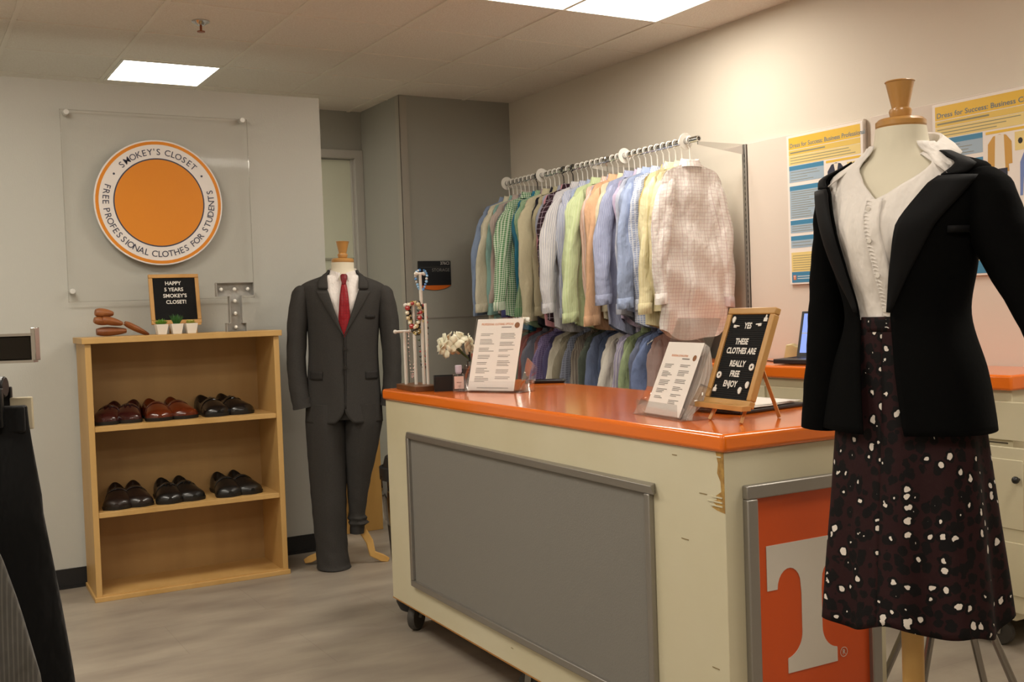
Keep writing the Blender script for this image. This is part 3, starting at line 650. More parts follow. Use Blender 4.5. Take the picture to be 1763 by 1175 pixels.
lower = [
 ('red gingham shirt', P('red_gingham', 'cdb6ad', 'gingham', '7a2f2c', .014), 0, 'at the far end of the lower bar'),
 ('black suit jacket', P('black_jacket', '0b0b0d'), .04, 'second from the far end of the lower bar'),
 ('tan shirt', P('tan_low', '9b8a6c'), -.01, 'right of the black jacket'),
 ('sea green shirt', P('sea_green', '5c8577'), -.02, 'between the tan and rust shirts'),
 ('rust red shirt', P('rust', '8c4a4a'), -.02, 'right of the sea green shirt'),
 ('slate grey shirt', P('slate', '6f7280'), -.02, 'between the rust and rose shirts'),
 ('dusty rose shirt', P('rose_low', '8f6a6a', 'stripe', '7a5558', .01), -.03, 'left of the purple check shirt'),
 ('purple check shirt', P('purple_check', '6d608c', 'check', '8d82a8', .012, .3), .02, 'left of the white placket shirt'),
 ('dim violet shirt', P('violet_low', '57527a'), -.03, 'just behind the off-white shirt of the lower bar'),
 ('off-white shirt', P('offwhite_low', 'c8c2b2'), .01, 'below the orange shirt on the lower bar'),
 ('khaki grey shirt', P('khaki_low', '8c8573'), -.01, 'right of the off-white shirt below the orange sleeve'),
 ('blue grey plaid shirt', P('bluegrey_plaid', '6b7080', 'check', '878c9c', .014, .25), .0, 'left of the crumpled brown striped shirt'),
 ('brown and grey striped shirt', P('brown_stripe', '6e665f', 'stripe', '8b8378', .012), .02, 'in the middle of the lower bar'),
 ('charcoal green shirt', P('charcoal_green', '4d544a'), -.02, 'right of the brown and grey striped shirt'),
 ('slate blue shirt', P('slate_blue', '66728f'), .02, 'left of the bright white shirt of the lower bar'),
 ('dark denim shirt', P('dark_denim', '4a5672'), -.02, 'touching the slate blue shirt of the lower bar'),
 ('bright white shirt', P('white_low', 'd2cdc4'), .01, 'left of the lavender striped sliver on the lower bar'),
 ('lavender sliver shirt', P('lavender_low', '9f98b6', 'stripe', 'c7c2d0', .01), -.03, 'right of the bright white lower shirt'),
 ('pale green shirt', P('pale_green', '9fb088'), .0, 'near the right end of the lower bar'),
 ('grey blue shirt', P('greyblue_low', '6f768c'), -.02, 'right of the pale green lower shirt'),
 ('chambray blue shirt', P('chambray', '6f7fa6'), .025, 'second from the near end of the lower bar'),
 ('faded pinkish shirt', P('pinkish_low', 'a08a86'), .01, 'at the near end of the lower bar'),
]
n = len(lower)
for i, (nm, mt, out, where) in enumerate(lower):
    y = .46-(.46+1.24)*i/(n-1)
    garment('suit_jacket' if 'jacket' in nm else 'dress_shirt', y, '%s %s' % (nm, where), nm, mt, 300+i, out=out, sway=-.02, tuck=-out*.4, L=.90, zb=RZL, group='shirts on the lower bar', cat='jacket' if 'jacket' in nm else 'shirt', wide=1.0)

# ------------------------------------------------------------------ big service counter
CX, CY, CA = .7615, -3.7713, -.0269
def ct(u, v, z=0):       # counter frame: u across to the right, v along to the far end
    return (CX+u*cos(CA)-v*sin(CA), CY+u*sin(CA)+v*cos(CA), z)
CT = 1.03; CL = 2.244; CW = .68
c = thing('service_counter', 'long cream counter on casters with glossy orange top and grey side panel', 'counter', (CX, CY, 0), CA)
obj('top', M().box(0, CW, 0, CL, CT-.046, CT), ORANGE, c, bevel=.012, bevseg=4, label='glossy orange laminate top with rounded edge')
bw = .56
body = M().box(.012, bw, .012, CL-.012, .13, CT-.046)
obj('body', body, CREAM, c, bevel=.002)
obj('bottom_edge', M().box(.0105, bw, .0105, CL-.012, .127, .131), mat('raw_edge', 'a8763a', .7), c)
obj('grey_panel', M().box(.007, .013, .33, 1.965, .255, .84), mat('grey_laminate', '7b7872', .55, bump=(200, .1)), c)
fr = M()
def bar(mb, a, b, x0, x1, wdt, vertical):
    pass
def rail(y0, y1, z0, z1, x0=-.006, x1=.0115):
    return M().box(x0, x1, y0, y1, z0, z1)
obj('panel_rail', M().add([(-.004, .285, .842), (.0115, .30, .842), (.0115, 1.99, .842), (-.006, 1.99, .842), (-.016, .285, .868), (.0115, .30, .872), (.0115, 1.99, .866), (-.001, 1.99, .866)], [(0, 1, 2, 3), (7, 6, 5, 4), (0, 3, 7, 4), (1, 5, 6, 2), (0, 4, 5, 1), (3, 2, 6, 7)]), ALU, c, bevel=.002, label='top metal rail, loose and bent at its near end')
obj('panel_rail', rail(.31, 1.99, .232, .257), ALU, c, bevel=.003)
for y in (.308, 1.966): obj('panel_rail', rail(y, y+.024, .257, .842), ALU, c, bevel=.003)
# short side: framed orange panel with the T
obj('logo_panel', M().box(.10, .49, .005, .013, .20, .862), mat('orange_panel', 'cc5018', .4), c)
for b_ in ((.067, .5225, .862, .897), (.067, .5225, .165, .20), (.067, .101, .20, .862), (.488, .5225, .20, .862)):
    obj('logo_frame', M().box(b_[0], b_[1], -.010, .0125, b_[2], b_[3]), ALU, c, bevel=.004)
def arc(cx, cz, rx, rz, a0, a1, n=10): return [(cx+rx*cos(R(a0+(a1-a0)*i/n)), cz+rz*sin(R(a0+(a1-a0)*i/n))) for i in range(n+1)]
xc = .284
half = [(-.150, .735), (-.150, .620), (-.116, .620)] + arc(-.076, .620, .040, .050, 180, 20) + [(-.035, .600), (-.035, .50)] + arc(-.095, .498, .060, .062, 0, -80) + [(-.086, .434), (-.086, .398)]
poly = [(xc+a, b) for a, b in half] + [(xc-a, b) for a, b in reversed(half)]
obj('letter_logo', M().prism(poly, .0035, .0055), mat('logo_white', 'cfc8bd', .45), c, smooth=0, label='large white block letter T')
mb = M().loft([[(xc+.109+r*cos(q*PI/12), y, .418+r*sin(q*PI/12)) for q in range(24)] for r, y in ((.013, .004), (.013, .0035), (.0115, .0035), (.0115, .004))], caps=(False, False))
text('R', .019, xc+.109, .4115, .0036, 'CENTER', .01, mb=mb)
obj('registered_mark', mb, mat('logo_white', 'cfc8bd', .45), c, smooth=0)
# chipped corner with bare wood
chip = [(.985, .0), (.985, .030), (.955, .022), (.93, .026), (.91, .014), (.885, .012), (.872, .034), (.862, .030), (.858, .052), (.850, .034), (.842, .050), (.836, .030), (.832, .0)]
mb = M(); mb.prism([(a_, z_-.0) for z_, a_ in chip], -.001, .0, T=Matrix.Translation((.0115, .012, 0)) @ Matrix.Rotation(PI/2, 4, 'Z'))
obj('chipped_edge', mb, mat('bare_wood', 'b8934e', .8, var=(60, '8e6a36')), c, smooth=0, label='bare wood where the laminate has chipped off')
for z_, l_ in ((.868, .05), (.856, .065), (.846, .055), (.97, .03)):
    obj('splinter', M().box(.0095, .0113, .02, .012+l_, z_, z_+.0035), CREAM, c, smooth=0)
mb = M()
for y_, z_, l_ in ((.20, .957, .02), (.16, .74, .03), (.05, .43, .028), (1.15, .19, .014), (.08, .87, .03)):
    mb.box(.0108, .0116, y_, y_+l_, z_, z_+.0022)
obj('scratch', mb, mat('scratch_brown', '8a7650', .8), c, smooth=0)
def caster(par, x, y, r=.05, zt=.13, yaw=0):
    T = Matrix.Translation((x, y, 0)) @ Matrix.Rotation(yaw, 4, 'Z')
    w_ = M()
    w_.loft([[(xx, rr*cos(2*PI*j/28), r+rr*sin(2*PI*j/28)) for j in range(28)] for rr, xx in ((r*.5, -.014), (r*.92, -.016), (r, -.008), (r, .008), (r*.92, .016), (r*.5, .014))], T=T)
    o = obj('caster', M().add([(a*.028, b*.028, z) for a, b, z in ((-1, -1, zt), (1, -1, zt), (1, 1, zt), (-1, 1, zt), (-1, -1, zt-.006), (1, -1, zt-.006), (1, 1, zt-.006), (-1, 1, zt-.006))], [(0, 1, 2, 3), (7, 6, 5, 4), (0, 4, 5, 1), (1, 5, 6, 2), (2, 6, 7, 3), (3, 7, 4, 0)], T=T)
        .loft([[(sx_, y_-.005, z_) for sx_ in (-.021, -.018)] + [(sx_, y_+.02, z_) for sx_ in (-.018, -.021)] for y_, z_ in ((-.01, zt-.005), (.0, r))], T=T)
        .loft([[(sx_, y_-.005, z_) for sx_ in (.018, .021)] + [(sx_, y_+.02, z_) for sx_ in (.021, .018)] for y_, z_ in ((-.01, zt-.005), (.0, r))], T=T)
        .cyl((0, 0, zt-.006), (0, 0, r*2+.002), .012, T=T).cyl((-.023, 0, r), (.023, 0, r), .006, T=T), mat('zinc_plate', '9b9a94', .35, metal=.8), par)
    obj('wheel', w_, mat('grey_rubber_wheel', '3f3c38', .5), o)
caster(c, .075, CL-.11, r=.058, yaw=-.9); caster(c, .09, CL-1.08, yaw=.5); caster(c, .09, .12, yaw=.2)
caster(c, bw-.09, CL-.12, yaw=.3); caster(c, bw-.09, .12, yaw=-.4)

# ------------------------------------------------------------------ second counter by the right wall
QX, QY0, QY1 = 2.60, -3.28, -1.31
q = thing('back_counter', 'low cream cabinet with orange top standing by the right wall', 'counter', (QX, QY1, 0))
QT = 1.045
obj('top', M().box(-.03, XR-QX-.03, QY0-QY1-.02, .02, QT-.058, QT), ORANGE, q, bevel=.010, bevseg=3, label='orange laminate top')
obj('body', M().box(0, XR-QX-.035, QY0-QY1, 0, .12, QT-.058), CREAM, q, bevel=.002)
for k in range(3):
    a, b = -(k+1)*.70+.02, -k*.70-.02
    dr = obj('drawer', M().box(-.014, 0, a, b, .80, .945), CREAM, q, bevel=.003)
    obj('pull', M().box(-.026, -.014, (a+b)/2-.05, (a+b)/2+.05, .872, .884), mat('black_pull', '1a1a1a', .4), dr, bevel=.002)
    dd = obj('door', M().box(-.014, 0, a, b, .155, .775), CREAM, q, bevel=.003)
    obj('door_panel', M().box(-.018, -.014, a+.06, b-.06, .22, .42).box(-.018, -.014, a+.06, b-.06, .47, .73), CREAM, dd, bevel=.002)
    obj('knob', M().cyl((-.014, a+.075, .66), (-.034, a+.075, .66), .005).ball((-.04, a+.075, .66), .014), mat('black_pull', '1a1a1a', .4), dd)
obj('seam', M().box(-.002, .0, QY0-QY1+.02, -.02, .785, .790), mat('seam_dark', '4a4436', .8), q)
for y in (-.12, -1.05, QY0-QY1+.10):
    caster(q, .05, y, .05, .12, .2)
# tape dispenser, laptop
p_ = Vector((2.76, -1.55))
t = thing('tape_dispenser', 'small beige tape dispenser on the back counter beside the laptop', 'tape dispenser', (2.94, -1.875, QT), R(-58))
obj('body', M().loft([[(x, -.032*s_, z) for x, z in prof] for s_, prof in ((-1, [(-.075, 0), (.075, 0), (.062, .062), (.04, .088), (.015, .07), (-.01, .07), (-.03, .085), (-.06, .08)]), (1, [(-.075, 0), (.075, 0), (.062, .062), (.04, .088), (.015, .07), (-.01, .07), (-.03, .085), (-.06, .08)]))]), mat('beige_plastic', 'c8b987', .35), t, bevel=.005)
obj('tape_roll', M().cyl((0.018, -.012, .07), (.018, .012, .07), .026, 20), mat('tape_amber', 'd5cbae', .3), t)
obj('hub', M().cyl((0.018, -.034, .072), (.018, .034, .072), .009, 12), mat('black_pull', '1a1a1a', .4), t)
t = thing('laptop', 'open black laptop on the back counter beside the blazer sleeve', 'laptop', (2.79, -2.14, QT), R(-72))
LB = mat('laptop_black', '18181b', .4)
ba = obj('base', M().box(-.17, .17, -.12, .12, .004, .026), LB, t, bevel=.004)
kb = M()
for i in range(12):
    for j in range(5): kb.box(-.15+i*.025, -.15+i*.025+.020, .0-.0+j*.021-.01, j*.021+.008, .026, .0275)
obj('keyboard', kb, mat('key_black', '0c0c0d', .6), ba, smooth=0)
T = Matrix.Translation((0, .118, .022)) @ Matrix.Rotation(R(-18), 4, 'X')
li = obj('lid', M().box(-.17, .17, 0, .010, 0, .235, T=T), LB, t, bevel=.003)
obj('screen', M().box(-.155, .155, -.001, .0, .022, .222, T=T), mat('lit_screen', '6f86c8', .3, emis=((.16, .27, .75), .75)), li)
sm = M(); sm.box(-.12, -.02, -.0018, -.001, .155, .17, T=T); sm.box(-.155, .155, -.0018, -.001, .120, .123, T=T)
obj('window_bars', sm, mat('screen_bar', 'a5a25f', .4, emis=((.35, .34, .12), .4)), li)
t = thing('cable', 'thin dark cable looping on the back counter by the tape dispenser', 'cable', (0, 0, 0))
obj('wire', M().tube([(2.80+.02*sin(i*.9), -1.68-.035*i, QT+.003) for i in range(9)], .003, 6), BLACKP, t)

# ------------------------------------------------------------------ objects on the counter
# flyer stands
def flyer_stand(name, lab, base, yaw, lean, w_, h_, bent, seed, seal=True):
    t = thing(name, lab, 'flyer holder', base, yaw)
    T = Matrix.Rotation(-lean, 4, 'X')
    a = M(); hb = h_+(.012 if not bent else .085)
    a.box(-.012, w_+.02, .004, .0065, 0, hb, T=T)
    obj('back_sheet', a, ACR, t)
    obj('base_sheet', M().box(-.035, w_+.045, -.025, .085, 0, .0025), ACR, t, bevel=.0008)
    f_ = M().box(-.012, w_+.02, -.022, -.0195, 0, .045)
    obj('front_lip', f_, ACR, t)
    obj('side_wing', M().add([(-.030, -.02, 0), (-.030, .07, 0), (-.030, .085, h_*.32), (-.030, .03, h_*.36)], [(0, 1, 2, 3)]), ACR, t, solid=.002)
    obj('side_wing', M().add([(w_+.035, -.02, 0), (w_+.035, .08, 0), (w_+.035, .12, h_*.30), (w_+.035, .05, h_*.45)], [(0, 1, 2, 3)]), ACR, t, solid=.002)
    return t, T
t, T = flyer_stand('flyer_holder', 'clear acrylic holder with single clothing flyer near the flowers', (.99, -2.00, CT), R(-64), R(18), .225, .295, False, 1)
fl_ = thing('flyer', 'white clothing options flyer upright in the acrylic holder beside the perfume', 'flyer', (.99, -2.00, CT+.006), R(-64))
def flyer(par, w_, h_, T, seed, small=False, off=0):
    p = obj('sheet', M().box(0, w_, 0, .0012, 0, h_, T=T), PAPER, par, smooth=0)
    rnd = random.Random(seed); mb = M(); y = -.0004
    ztop = h_*(.80 if not small else .70)
    for col in (0, 1):
        x0 = w_*(.12+.44*col); z = ztop
        while z > h_*.13:
            n_ = rnd.randint(2, 4); hh = .0062*n_*(h_/.295)
            if z-hh < h_*.10: break
            lines(mb, x0, x0+w_*(.33 if not small else .30), z-hh, z, n_, y, rnd, .0009); z -= hh+.011*(h_/.295)
    if not small: lines(mb, w_*.2, w_*.9, h_*.03, h_*.045, 1, y, rnd, .0009)
    lines(mb, w_*.55, w_*.78, h_*(.872 if not small else .765), h_*(.89 if not small else .78), 1, y, rnd, .0016)
    mb.v = [T @ v for v in mb.v]; obj('print', mb, INK, par, smooth=0)
    tm = text('PROFESSIONAL CLOTHING OPTIONS', .0125 if not small else .009, w_*.10 if not small else w_*.22, h_*(.91 if not small else .80), -.0006, 'LEFT', .01, sx=.74 if not small else .6)
    tm.v = [T @ v for v in tm.v]; obj('title', tm, mat('flyer_orange', 'd98a52', .6), par, smooth=0)
    sm_ = disc(.012*(h_/.295), -.0002, -.0009, 20); sm_.v = [T @ (v+Vector((w_*.88, 0, h_*(.905 if not small else .79)))) for v in sm_.v]
    obj('seal', sm_, mat('seal_brown', '8a5a34', .6), par)
flyer(fl_, .222, .295, T, 3)
t, T = flyer_stand('flyer_holder', 'clear acrylic holder with fanned flyer stack beside the easel board', (.932, -3.235, CT), R(-98), R(24), .20, .225, True, 2)
for k in range(6):
    f_ = thing('flyer', ('front white flyer of the fanned stack facing the room' if k == 0 else 'rear flyer of the fanned stack, sheet curling away behind the front ones'), 'flyer', (.932, -3.235, CT+.006), R(-98), None if k == 0 else 'fanned flyers in the low holder')
    if k == 0: flyer(f_, .195, .225, T, 9, True)
    else:
        rows = []
        for i in range(9):
            v = i/8; rows.append([T @ Vector((xx, .002+.0035*k+(.010*k)*sin(PI*v)*(xx/.195)**2, v*.225-.001*k)) for xx in [.195*j/6 for j in range(7)]])
        obj('sheet', M().grid(rows), PAPER, f_, solid=.0006)
        if k == 5:
            rnd = random.Random(4); mb = M(); 
# easel letter board
et = thing('letter_board', 'tilted oak letter board on easel saying these clothes are really free', 'letter board', (.972, -3.452, CT), R(-95))
EW, EH = .205, .282
rows = [('YES', EW*.5, .222), ('THESE', EW*.46, .176), ('CLOTHES ARE', EW*.5, .149), ('REALLY', EW*.5, .112), ('FREE', EW*.5, .083), ('ENJOY', EW*.46, .054)]
T, wd = letter_board(et, EW, EH, .019, rows, R(21), .0240, depth=.020, sx=.84, tcol='ece6df', bold=.035)
for o in list(et.children): o.location = (0, 0, .045)
T = Matrix.Translation((0, 0, .045)) @ T
def marks(specs, nm):
    mb = M()
    for kd, x, z in specs:
        if kd == 'thumb':
            mb.prism([(x-.007, z-.008), (x+.007, z-.008), (x+.008, z+.002), (x+.003, z+.003), (x+.003, z+.011), (x-.001, z+.011), (x-.003, z+.003), (x-.007, z+.002)], .002, .0045)
        elif kd == 'balloon':
            mb.prism([(x+.008*cos(q*PI/6)*(1 if sin(q*PI/6) > 0 else .8), z+.010*sin(q*PI/6)) for q in range(12)], .002, .0045)
        elif kd == 'face':
            mb.loft([[(x+r*cos(q*PI/8), y, z+r*sin(q*PI/8)) for q in range(16)] for r, y in ((.010, .0045), (.010, .002), (.004, .002), (.004, .0045), (.010, .0045))], caps=(False, False))
        elif kd[:4] == 'hand':
            s_ = 1 if kd[-1] == 'r' else -1
            mb.prism([(x-.010*s_, z-.004), (x+.002*s_, z-.005), (x+.002*s_, z-.001), (x+.013*s_, z-.001), (x+.013*s_, z+.002), (x+.002*s_, z+.003), (x-.010*s_, z+.004)], .002, .0045)
    mb.v = [T @ v for v in mb.v]; obj(nm, mb, mat('white_letters', 'e6e2da', .5), et, smooth=0)
marks([('balloon', .035, .247), ('hand_r', .052, .228), ('hand_l', .150, .233), ('thumb', .172, .250), ('face', .168, .112), ('face', .036, .085), ('thumb', .034, .045), ('balloon', .170, .062), ('balloon', .145, .045)], 'picture_tile')
em = M()
Tb = Matrix.Rotation(R(-21), 4, 'X')
em.box(-.004, EW+.004, -.024, .006, .036, .050)
em.tube([(.045, -.010, .002), (.05, .012, .040), (.08, .105, .20)], .0065, 4).tube([(EW-.02, -.010, .002), (EW-.025, .012, .04), (EW-.07, .105, .20)], .0065, 4)
obj('easel_front', em, wd, et, bevel=.001)
obj('easel_leg', M().tube([(EW*.55, .105, .18), (EW*.62, .165, .002)], .0065, 4), wd, et)

# jewellery stand and necklaces
J = Vector(ct(.085, CL-.155, CT)); jt = thing('jewellery_stand', 'white three-post T-bar jewellery stand on brown wood base', 'jewellery stand', J, R(-6))
obj('base', M().box(-.045, .06, -.15, .10, 0, .022), mat('walnut_base', '6a4426', .4, var=(12, '52331b')), jt, bevel=.002)
WJ = mat('white_enamel', 'd9d3ca', .35)
posts = [(-.022, .035, .245, .040), (.005, -.015, .355, .035), (.035, -.03, .485, .018)]
for k, (x, y, h, l_) in enumerate(posts):
    obj('post', M().tube([(x, y, .02), (x, y, h)], .0065, 10), WJ, jt)
    obj('crossbar', M().cyl((x-l_, y, h), (x+l_, y, h), .0055, 10).ball((x-l_, y, h), .009).ball((x+l_, y, h), .009), WJ, jt)
obj('post', M().tube([(.042, -.06, .02), (.042, -.06, .36)], .0055, 10), WJ, jt)
def beads(lab, name, c0, wdt, drop, r, cols, n=26, seed=1, cat='necklace', thick=1):
    rnd = random.Random(seed); x, y, z = J.x+c0[0], J.y+c0[1], J.z+c0[2]
    t = thing(name, lab, cat, (x, y, z))
    ms = [M() for _ in cols]
    for q_ in range(thick):
        for i in range(n):
            a = 2*PI*i/n; rr = r*rnd.uniform(.75, 1.25)
            px = wdt*(1-.12*q_)*sin(a)*(.55+.45*cos(a/2)**2); pz = -drop*(1-.15*q_)*(1-cos(a))/2+.010; py = rnd.uniform(-.004, .004)-.012*(1 if sin(a) > 0 else -1)*abs(cos(a/2))-.008+q_*.006
            ms[rnd.randrange(len(cols))].ball((px, py, pz), rr, 5)
    for mm, cl in zip(ms, cols):
        if mm.v: obj('beads', mm, mat('bead_'+cl, cl, .2, coat=.5), t)
beads('blue and silver bead bracelet looped over the tallest jewellery post', 'bracelet', (.035, -.03, .49), .026, .085, .0055, ['3f7fc0', '7fb2dc', 'c8c8c8'], 22, 2, 'bracelet')
beads('dark and gold chunky bead necklace hanging from the middle post', 'necklace', (.010, -.015, .355), .034, .13, .0085, ['2a2418', '8a7436', 'cfc08a', '15130f'], 28, 3, thick=3)
beads('cream and red bead necklace draped round the middle crossbar', 'necklace', (-.005, -.028, .352), .034, .10, .0095, ['c8b489', 'a82c2c', 'e0d8c0'], 14, 4)
beads('long dark bead necklace with red beads hanging down the post', 'necklace', (.035, -.022, .345), .020, .27, .006, ['221d14', '9c1e24', '3b4a2a', '141210'], 34, 5)
beads('thin pink bead strand hanging between the short and middle posts', 'necklace', (-.004, .01, .24), .010, .20, .0028, ['d9a7a0', 'e7cfc4'], 34, 6)
t = thing('box', 'small open black box in front of the jewellery stand', 'box', ct(.155, CL-.335, CT), R(-24))
bx = M(); bx.box(-.055, .04, -.045, .045, 0, .003)
bx.box(-.055, -.052, -.045, .045, .003, .062).box(.037, .04, -.045, .045, .003, .062).box(-.052, .037, -.045, -.042, .003, .062).box(-.052, .037, .042, .045, .003, .062)
obj('tray', bx, BLACKP, t, bevel=.001)
t = thing('perfume_bottle', 'square clear bottle with pink label and lilac cap beside the black box', 'bottle', ct(.165, CL-.425, CT), R(-24))
obj('bottle', M().box(-.024, .024, -.014, .014, 0, .072), clear('clear_glass', (.93, .93, .95), .10, .6), t, bevel=.003)
obj('label', M().box(-.019, .019, -.0150, -.0144, .012, .062), mat('pink_label', 'dcbfb5', .5), t)
obj('label_print', M().box(-.010, .010, -.0156, -.0151, .036, .039).box(-.006, .006, -.0156, -.0151, .022, .0235), mat('label_ink', '9a7a70', .6), t)
obj('cap', M().lathe([(.011, .072), (.011, .077), (.0135, .077), (.0135, .105), (.012, .106)], 16), mat('lilac_cap', 'c3bbcb', .3), t, bevel=.001)
t = thing('perfume_bottle', 'black tapered bottle box standing behind the clear perfume bottle', 'bottle', ct(.215, CL-.375, CT), R(-24))
obj('body', M().loft([[(a*h, b*h*.7, z) for a, b in ((-1, -1), (1, -1), (1, 1), (-1, 1))] for h, z in ((.028, 0), (.024, .085), (.020, .088))]), BLACKP, t, bevel=.002)
# pen cup and flowers
cup = ct(.285, CL-.36, CT); t = thing('pen_cup', 'frosted clear pen cup holding pens behind the flyer holder', 'pen cup', cup)
obj('cup', M().lathe([(.040, 0), (.045, .115), (.042, .115), (.038, .004), (.001, .004)], 28, caps=(True, True)), clear('frosted_acrylic', (.72, .72, .74), .25, .6), t)
rnd = random.Random(12)
for k, (cl, lab) in enumerate((('16161a', 'black pen with white band leaning left in the cup'), ('b3341f', 'red pen standing in the middle of the cup'), ('ded8d0', 'white pen leaning forward in the cup'), ('26262c', 'dark pen at the right side of the cup'), ('c99a2e', 'yellow pencil at the far right of the cup'), ('d0562a', 'orange marker low in the cup'))):
    p = thing('pen', lab, 'pen', cup, 0); a = k*1.05+2.6; top = Vector((.036*cos(a), .036*sin(a), .155-.006*(k % 3)))
    d_ = (top-Vector((.014*cos(a), .014*sin(a), .01))); s0 = Vector((.014*cos(a), .014*sin(a), .008))
    obj('barrel', M().cyl(s0, s0+d_*.72, .0048, 10), mat('pen_'+cl, cl, .35), p); obj('cap', M().cyl(s0+d_*.72, s0+d_, .0055, 10), mat('pen_dark', '141417', .4) if k != 1 else mat('pen_'+cl, cl, .35), p)
t = thing('scissors', 'grey-handled scissors upright in the pen cup', 'scissors', cup, R(-30))
obj('blades', M().tube([(.012, 0, .01), (.014, 0, .14)], .004, 6), CHROME, t)
for s_ in (0, 1): obj('handle', M().tube([(.022+.012*s_+.013*cos(i*PI/6), .004*s_, .17+.030*sin(i*PI/6)) for i in range(13)], .0038, 6), mat('grey_handle', '77777c', .4), t)
t = thing('flower_bouquet', 'white artificial blossoms leaning left out of the pen cup', 'flowers', cup)
PET = mat('white_petal', 'e3dfc4', .6, sheen=.3); fc = Vector((-.075, .045, .18)); rnd = random.Random(21)
for k in range(15):
    a = k*2.4; ph = math.acos(1-1.55*(k+.5)/15); d = Vector((cos(a)*sin(ph)*1.35, sin(a)*sin(ph)*.9, cos(ph)*.8))
    c0 = fc+d*.05; mb = M(); u_ = d.orthogonal().normalized(); v_ = d.cross(u_).normalized(); d = d.normalized()
    for p in range(4):
        b = p*PI/2+k; e = u_*cos(b)+v_*sin(b); f_ = d.cross(e)
        rows = [[c0+e*.003-f_*.003, c0+e*.003, c0+e*.003+f_*.003], [c0+e*.017-f_*.016+d*.004, c0+e*.015+d*.001, c0+e*.017+f_*.016+d*.004], [c0+e*.030-f_*.012+d*.010, c0+e*.034+d*.006, c0+e*.030+f_*.012+d*.010]]
        mb.grid(rows)
    obj('blossom', mb, PET, t, solid=.0008)
obj('stem', M().tube([(-.005, .0, .02), (-.02, .01, .11), fc], .0035, 6).tube([(.002, .004, .02), (-.025, .02, .12), fc+Vector((-.01, .01, .0))], .003, 6), mat('stem_green', '4c5a2a', .6), t)
# phone, clipboard
t = thing('phone', 'black phone lying flat near the far edge of the orange counter', 'phone', (1.44, -1.87, CT), R(-38))
obj('body', M().box(-.085, .085, -.038, .038, 0, .014), BLACKP, t, bevel=.004); obj('screen', M().box(-.078, .078, -.034, .034, .0139, .0146), mat('phone_glass', '0a0a0c', .08), t)
t = thing('clipboard', 'dark flat tray with loose papers behind the easel board', 'clipboard', (1.23, -3.33, CT), R(8))
obj('tray', M().box(-.15, .16, -.115, .125, 0, .012), mat('dark_folder', '221b1c', .45), t, bevel=.004)
obj('clip', M().box(.05, .12, .108, .128, .012, .020), BLACKP, t, bevel=.002)
for k, (dx, dy, a) in enumerate(((0, 0, 0), (.012, -.006, 4), (-.010, .004, -5))):
    s_ = thing('paper', ['lowest white paper in the dark tray', 'middle white paper in the dark tray, turned slightly', 'top white paper with scribbles in the dark tray'][k], 'paper', (1.23+dx, -3.33+dy, CT+.0125+.0022*k), R(8+a))
    obj('sheet', M().grid([[(-.14+.28*i/8, -.10+.20*j/6, .001+.0025*max(0, (i-5)/3)**2*(k+1)*.6+.0006*sin(i*1.3)) for i in range(9)] for j in range(7)]), PAPER, s_, solid=.0006)
    if k == 2: obj('print', M().box(-.12, -.05, -.07, -.066, .0025, .003).box(-.12, -.03, -.06, -.0585, .0025, .003).box(.0, .07, .03, .032, .0025, .003), INK, s_)

# ------------------------------------------------------------------ trash can, wooden side shelf, stool
t = thing('trash_can', 'tall black trash can with clear liner behind the counter end', 'trash can', (1.07, -1.335, 0))
obj('can', M().lathe([(.108, 0), (.122, .03), (.165, .60), (.160, .60), (.118, .03), (.001, .03)], 32), mat('black_bin', '131315', .45), t)
obj('liner', M().loft([[((r+.004*sin(9*a)+.003*sin(17*a))*cos(a), (r+.004*sin(9*a))*sin(a), z+.012*sin(5*a)) for a in [2*PI*j/60 for j in range(60)]] for r, z in ((.158, .60), (.164, .628), (.173, .61), (.170, .52), (.164, .44), (.160, .40))], caps=(False, False)), clear('bin_liner', (.82, .80, .80), .22, .6), t)
obj('rim', M().lathe([(.166, .60), (.176, .60), (.178, .655), (.164, .66), (.160, .62)], 32, caps=(False, False)), mat('black_bin', '131315', .45), t)
obj('swing_lid', M().lathe([(.162, .655), (.150, .70), (.08, .735), (.001, .74)], 32), mat('black_bin', '131315', .45), t)
t = thing('side_shelf', 'light wooden cabinet in the recess behind the suited mannequin', 'cabinet', (1.27, .40, 0))
obj('body', M().box(0, .35, 0, .32, 0, .70), mat('oak_cabinet', 'bf9550', .5, var=(6, 'ac8342', (1, 1, .15))), t, bevel=.002)
obj('top', M().box(-.01, .36, -.01, .33, .70, .72), mat('oak_cabinet', 'bf9550', .5), t, bevel=.002)
t = thing('notice', 'small red and white notice on the frosted door above the suit shoulder', 'sign', (1.385, YD+.03, 1.62))
obj('card', M().box(0, .085, -.003, 0, 0, .085), mat('notice_white', 'e9e2da', .5), t); obj('red_mark', M().box(.045, .08, -.004, -.003, .03, .075), mat('notice_red', 'a33a35', .5), t)
obj('holder', M().box(.01, .07, -.006, 0, -.03, 0), BLACKP, t)

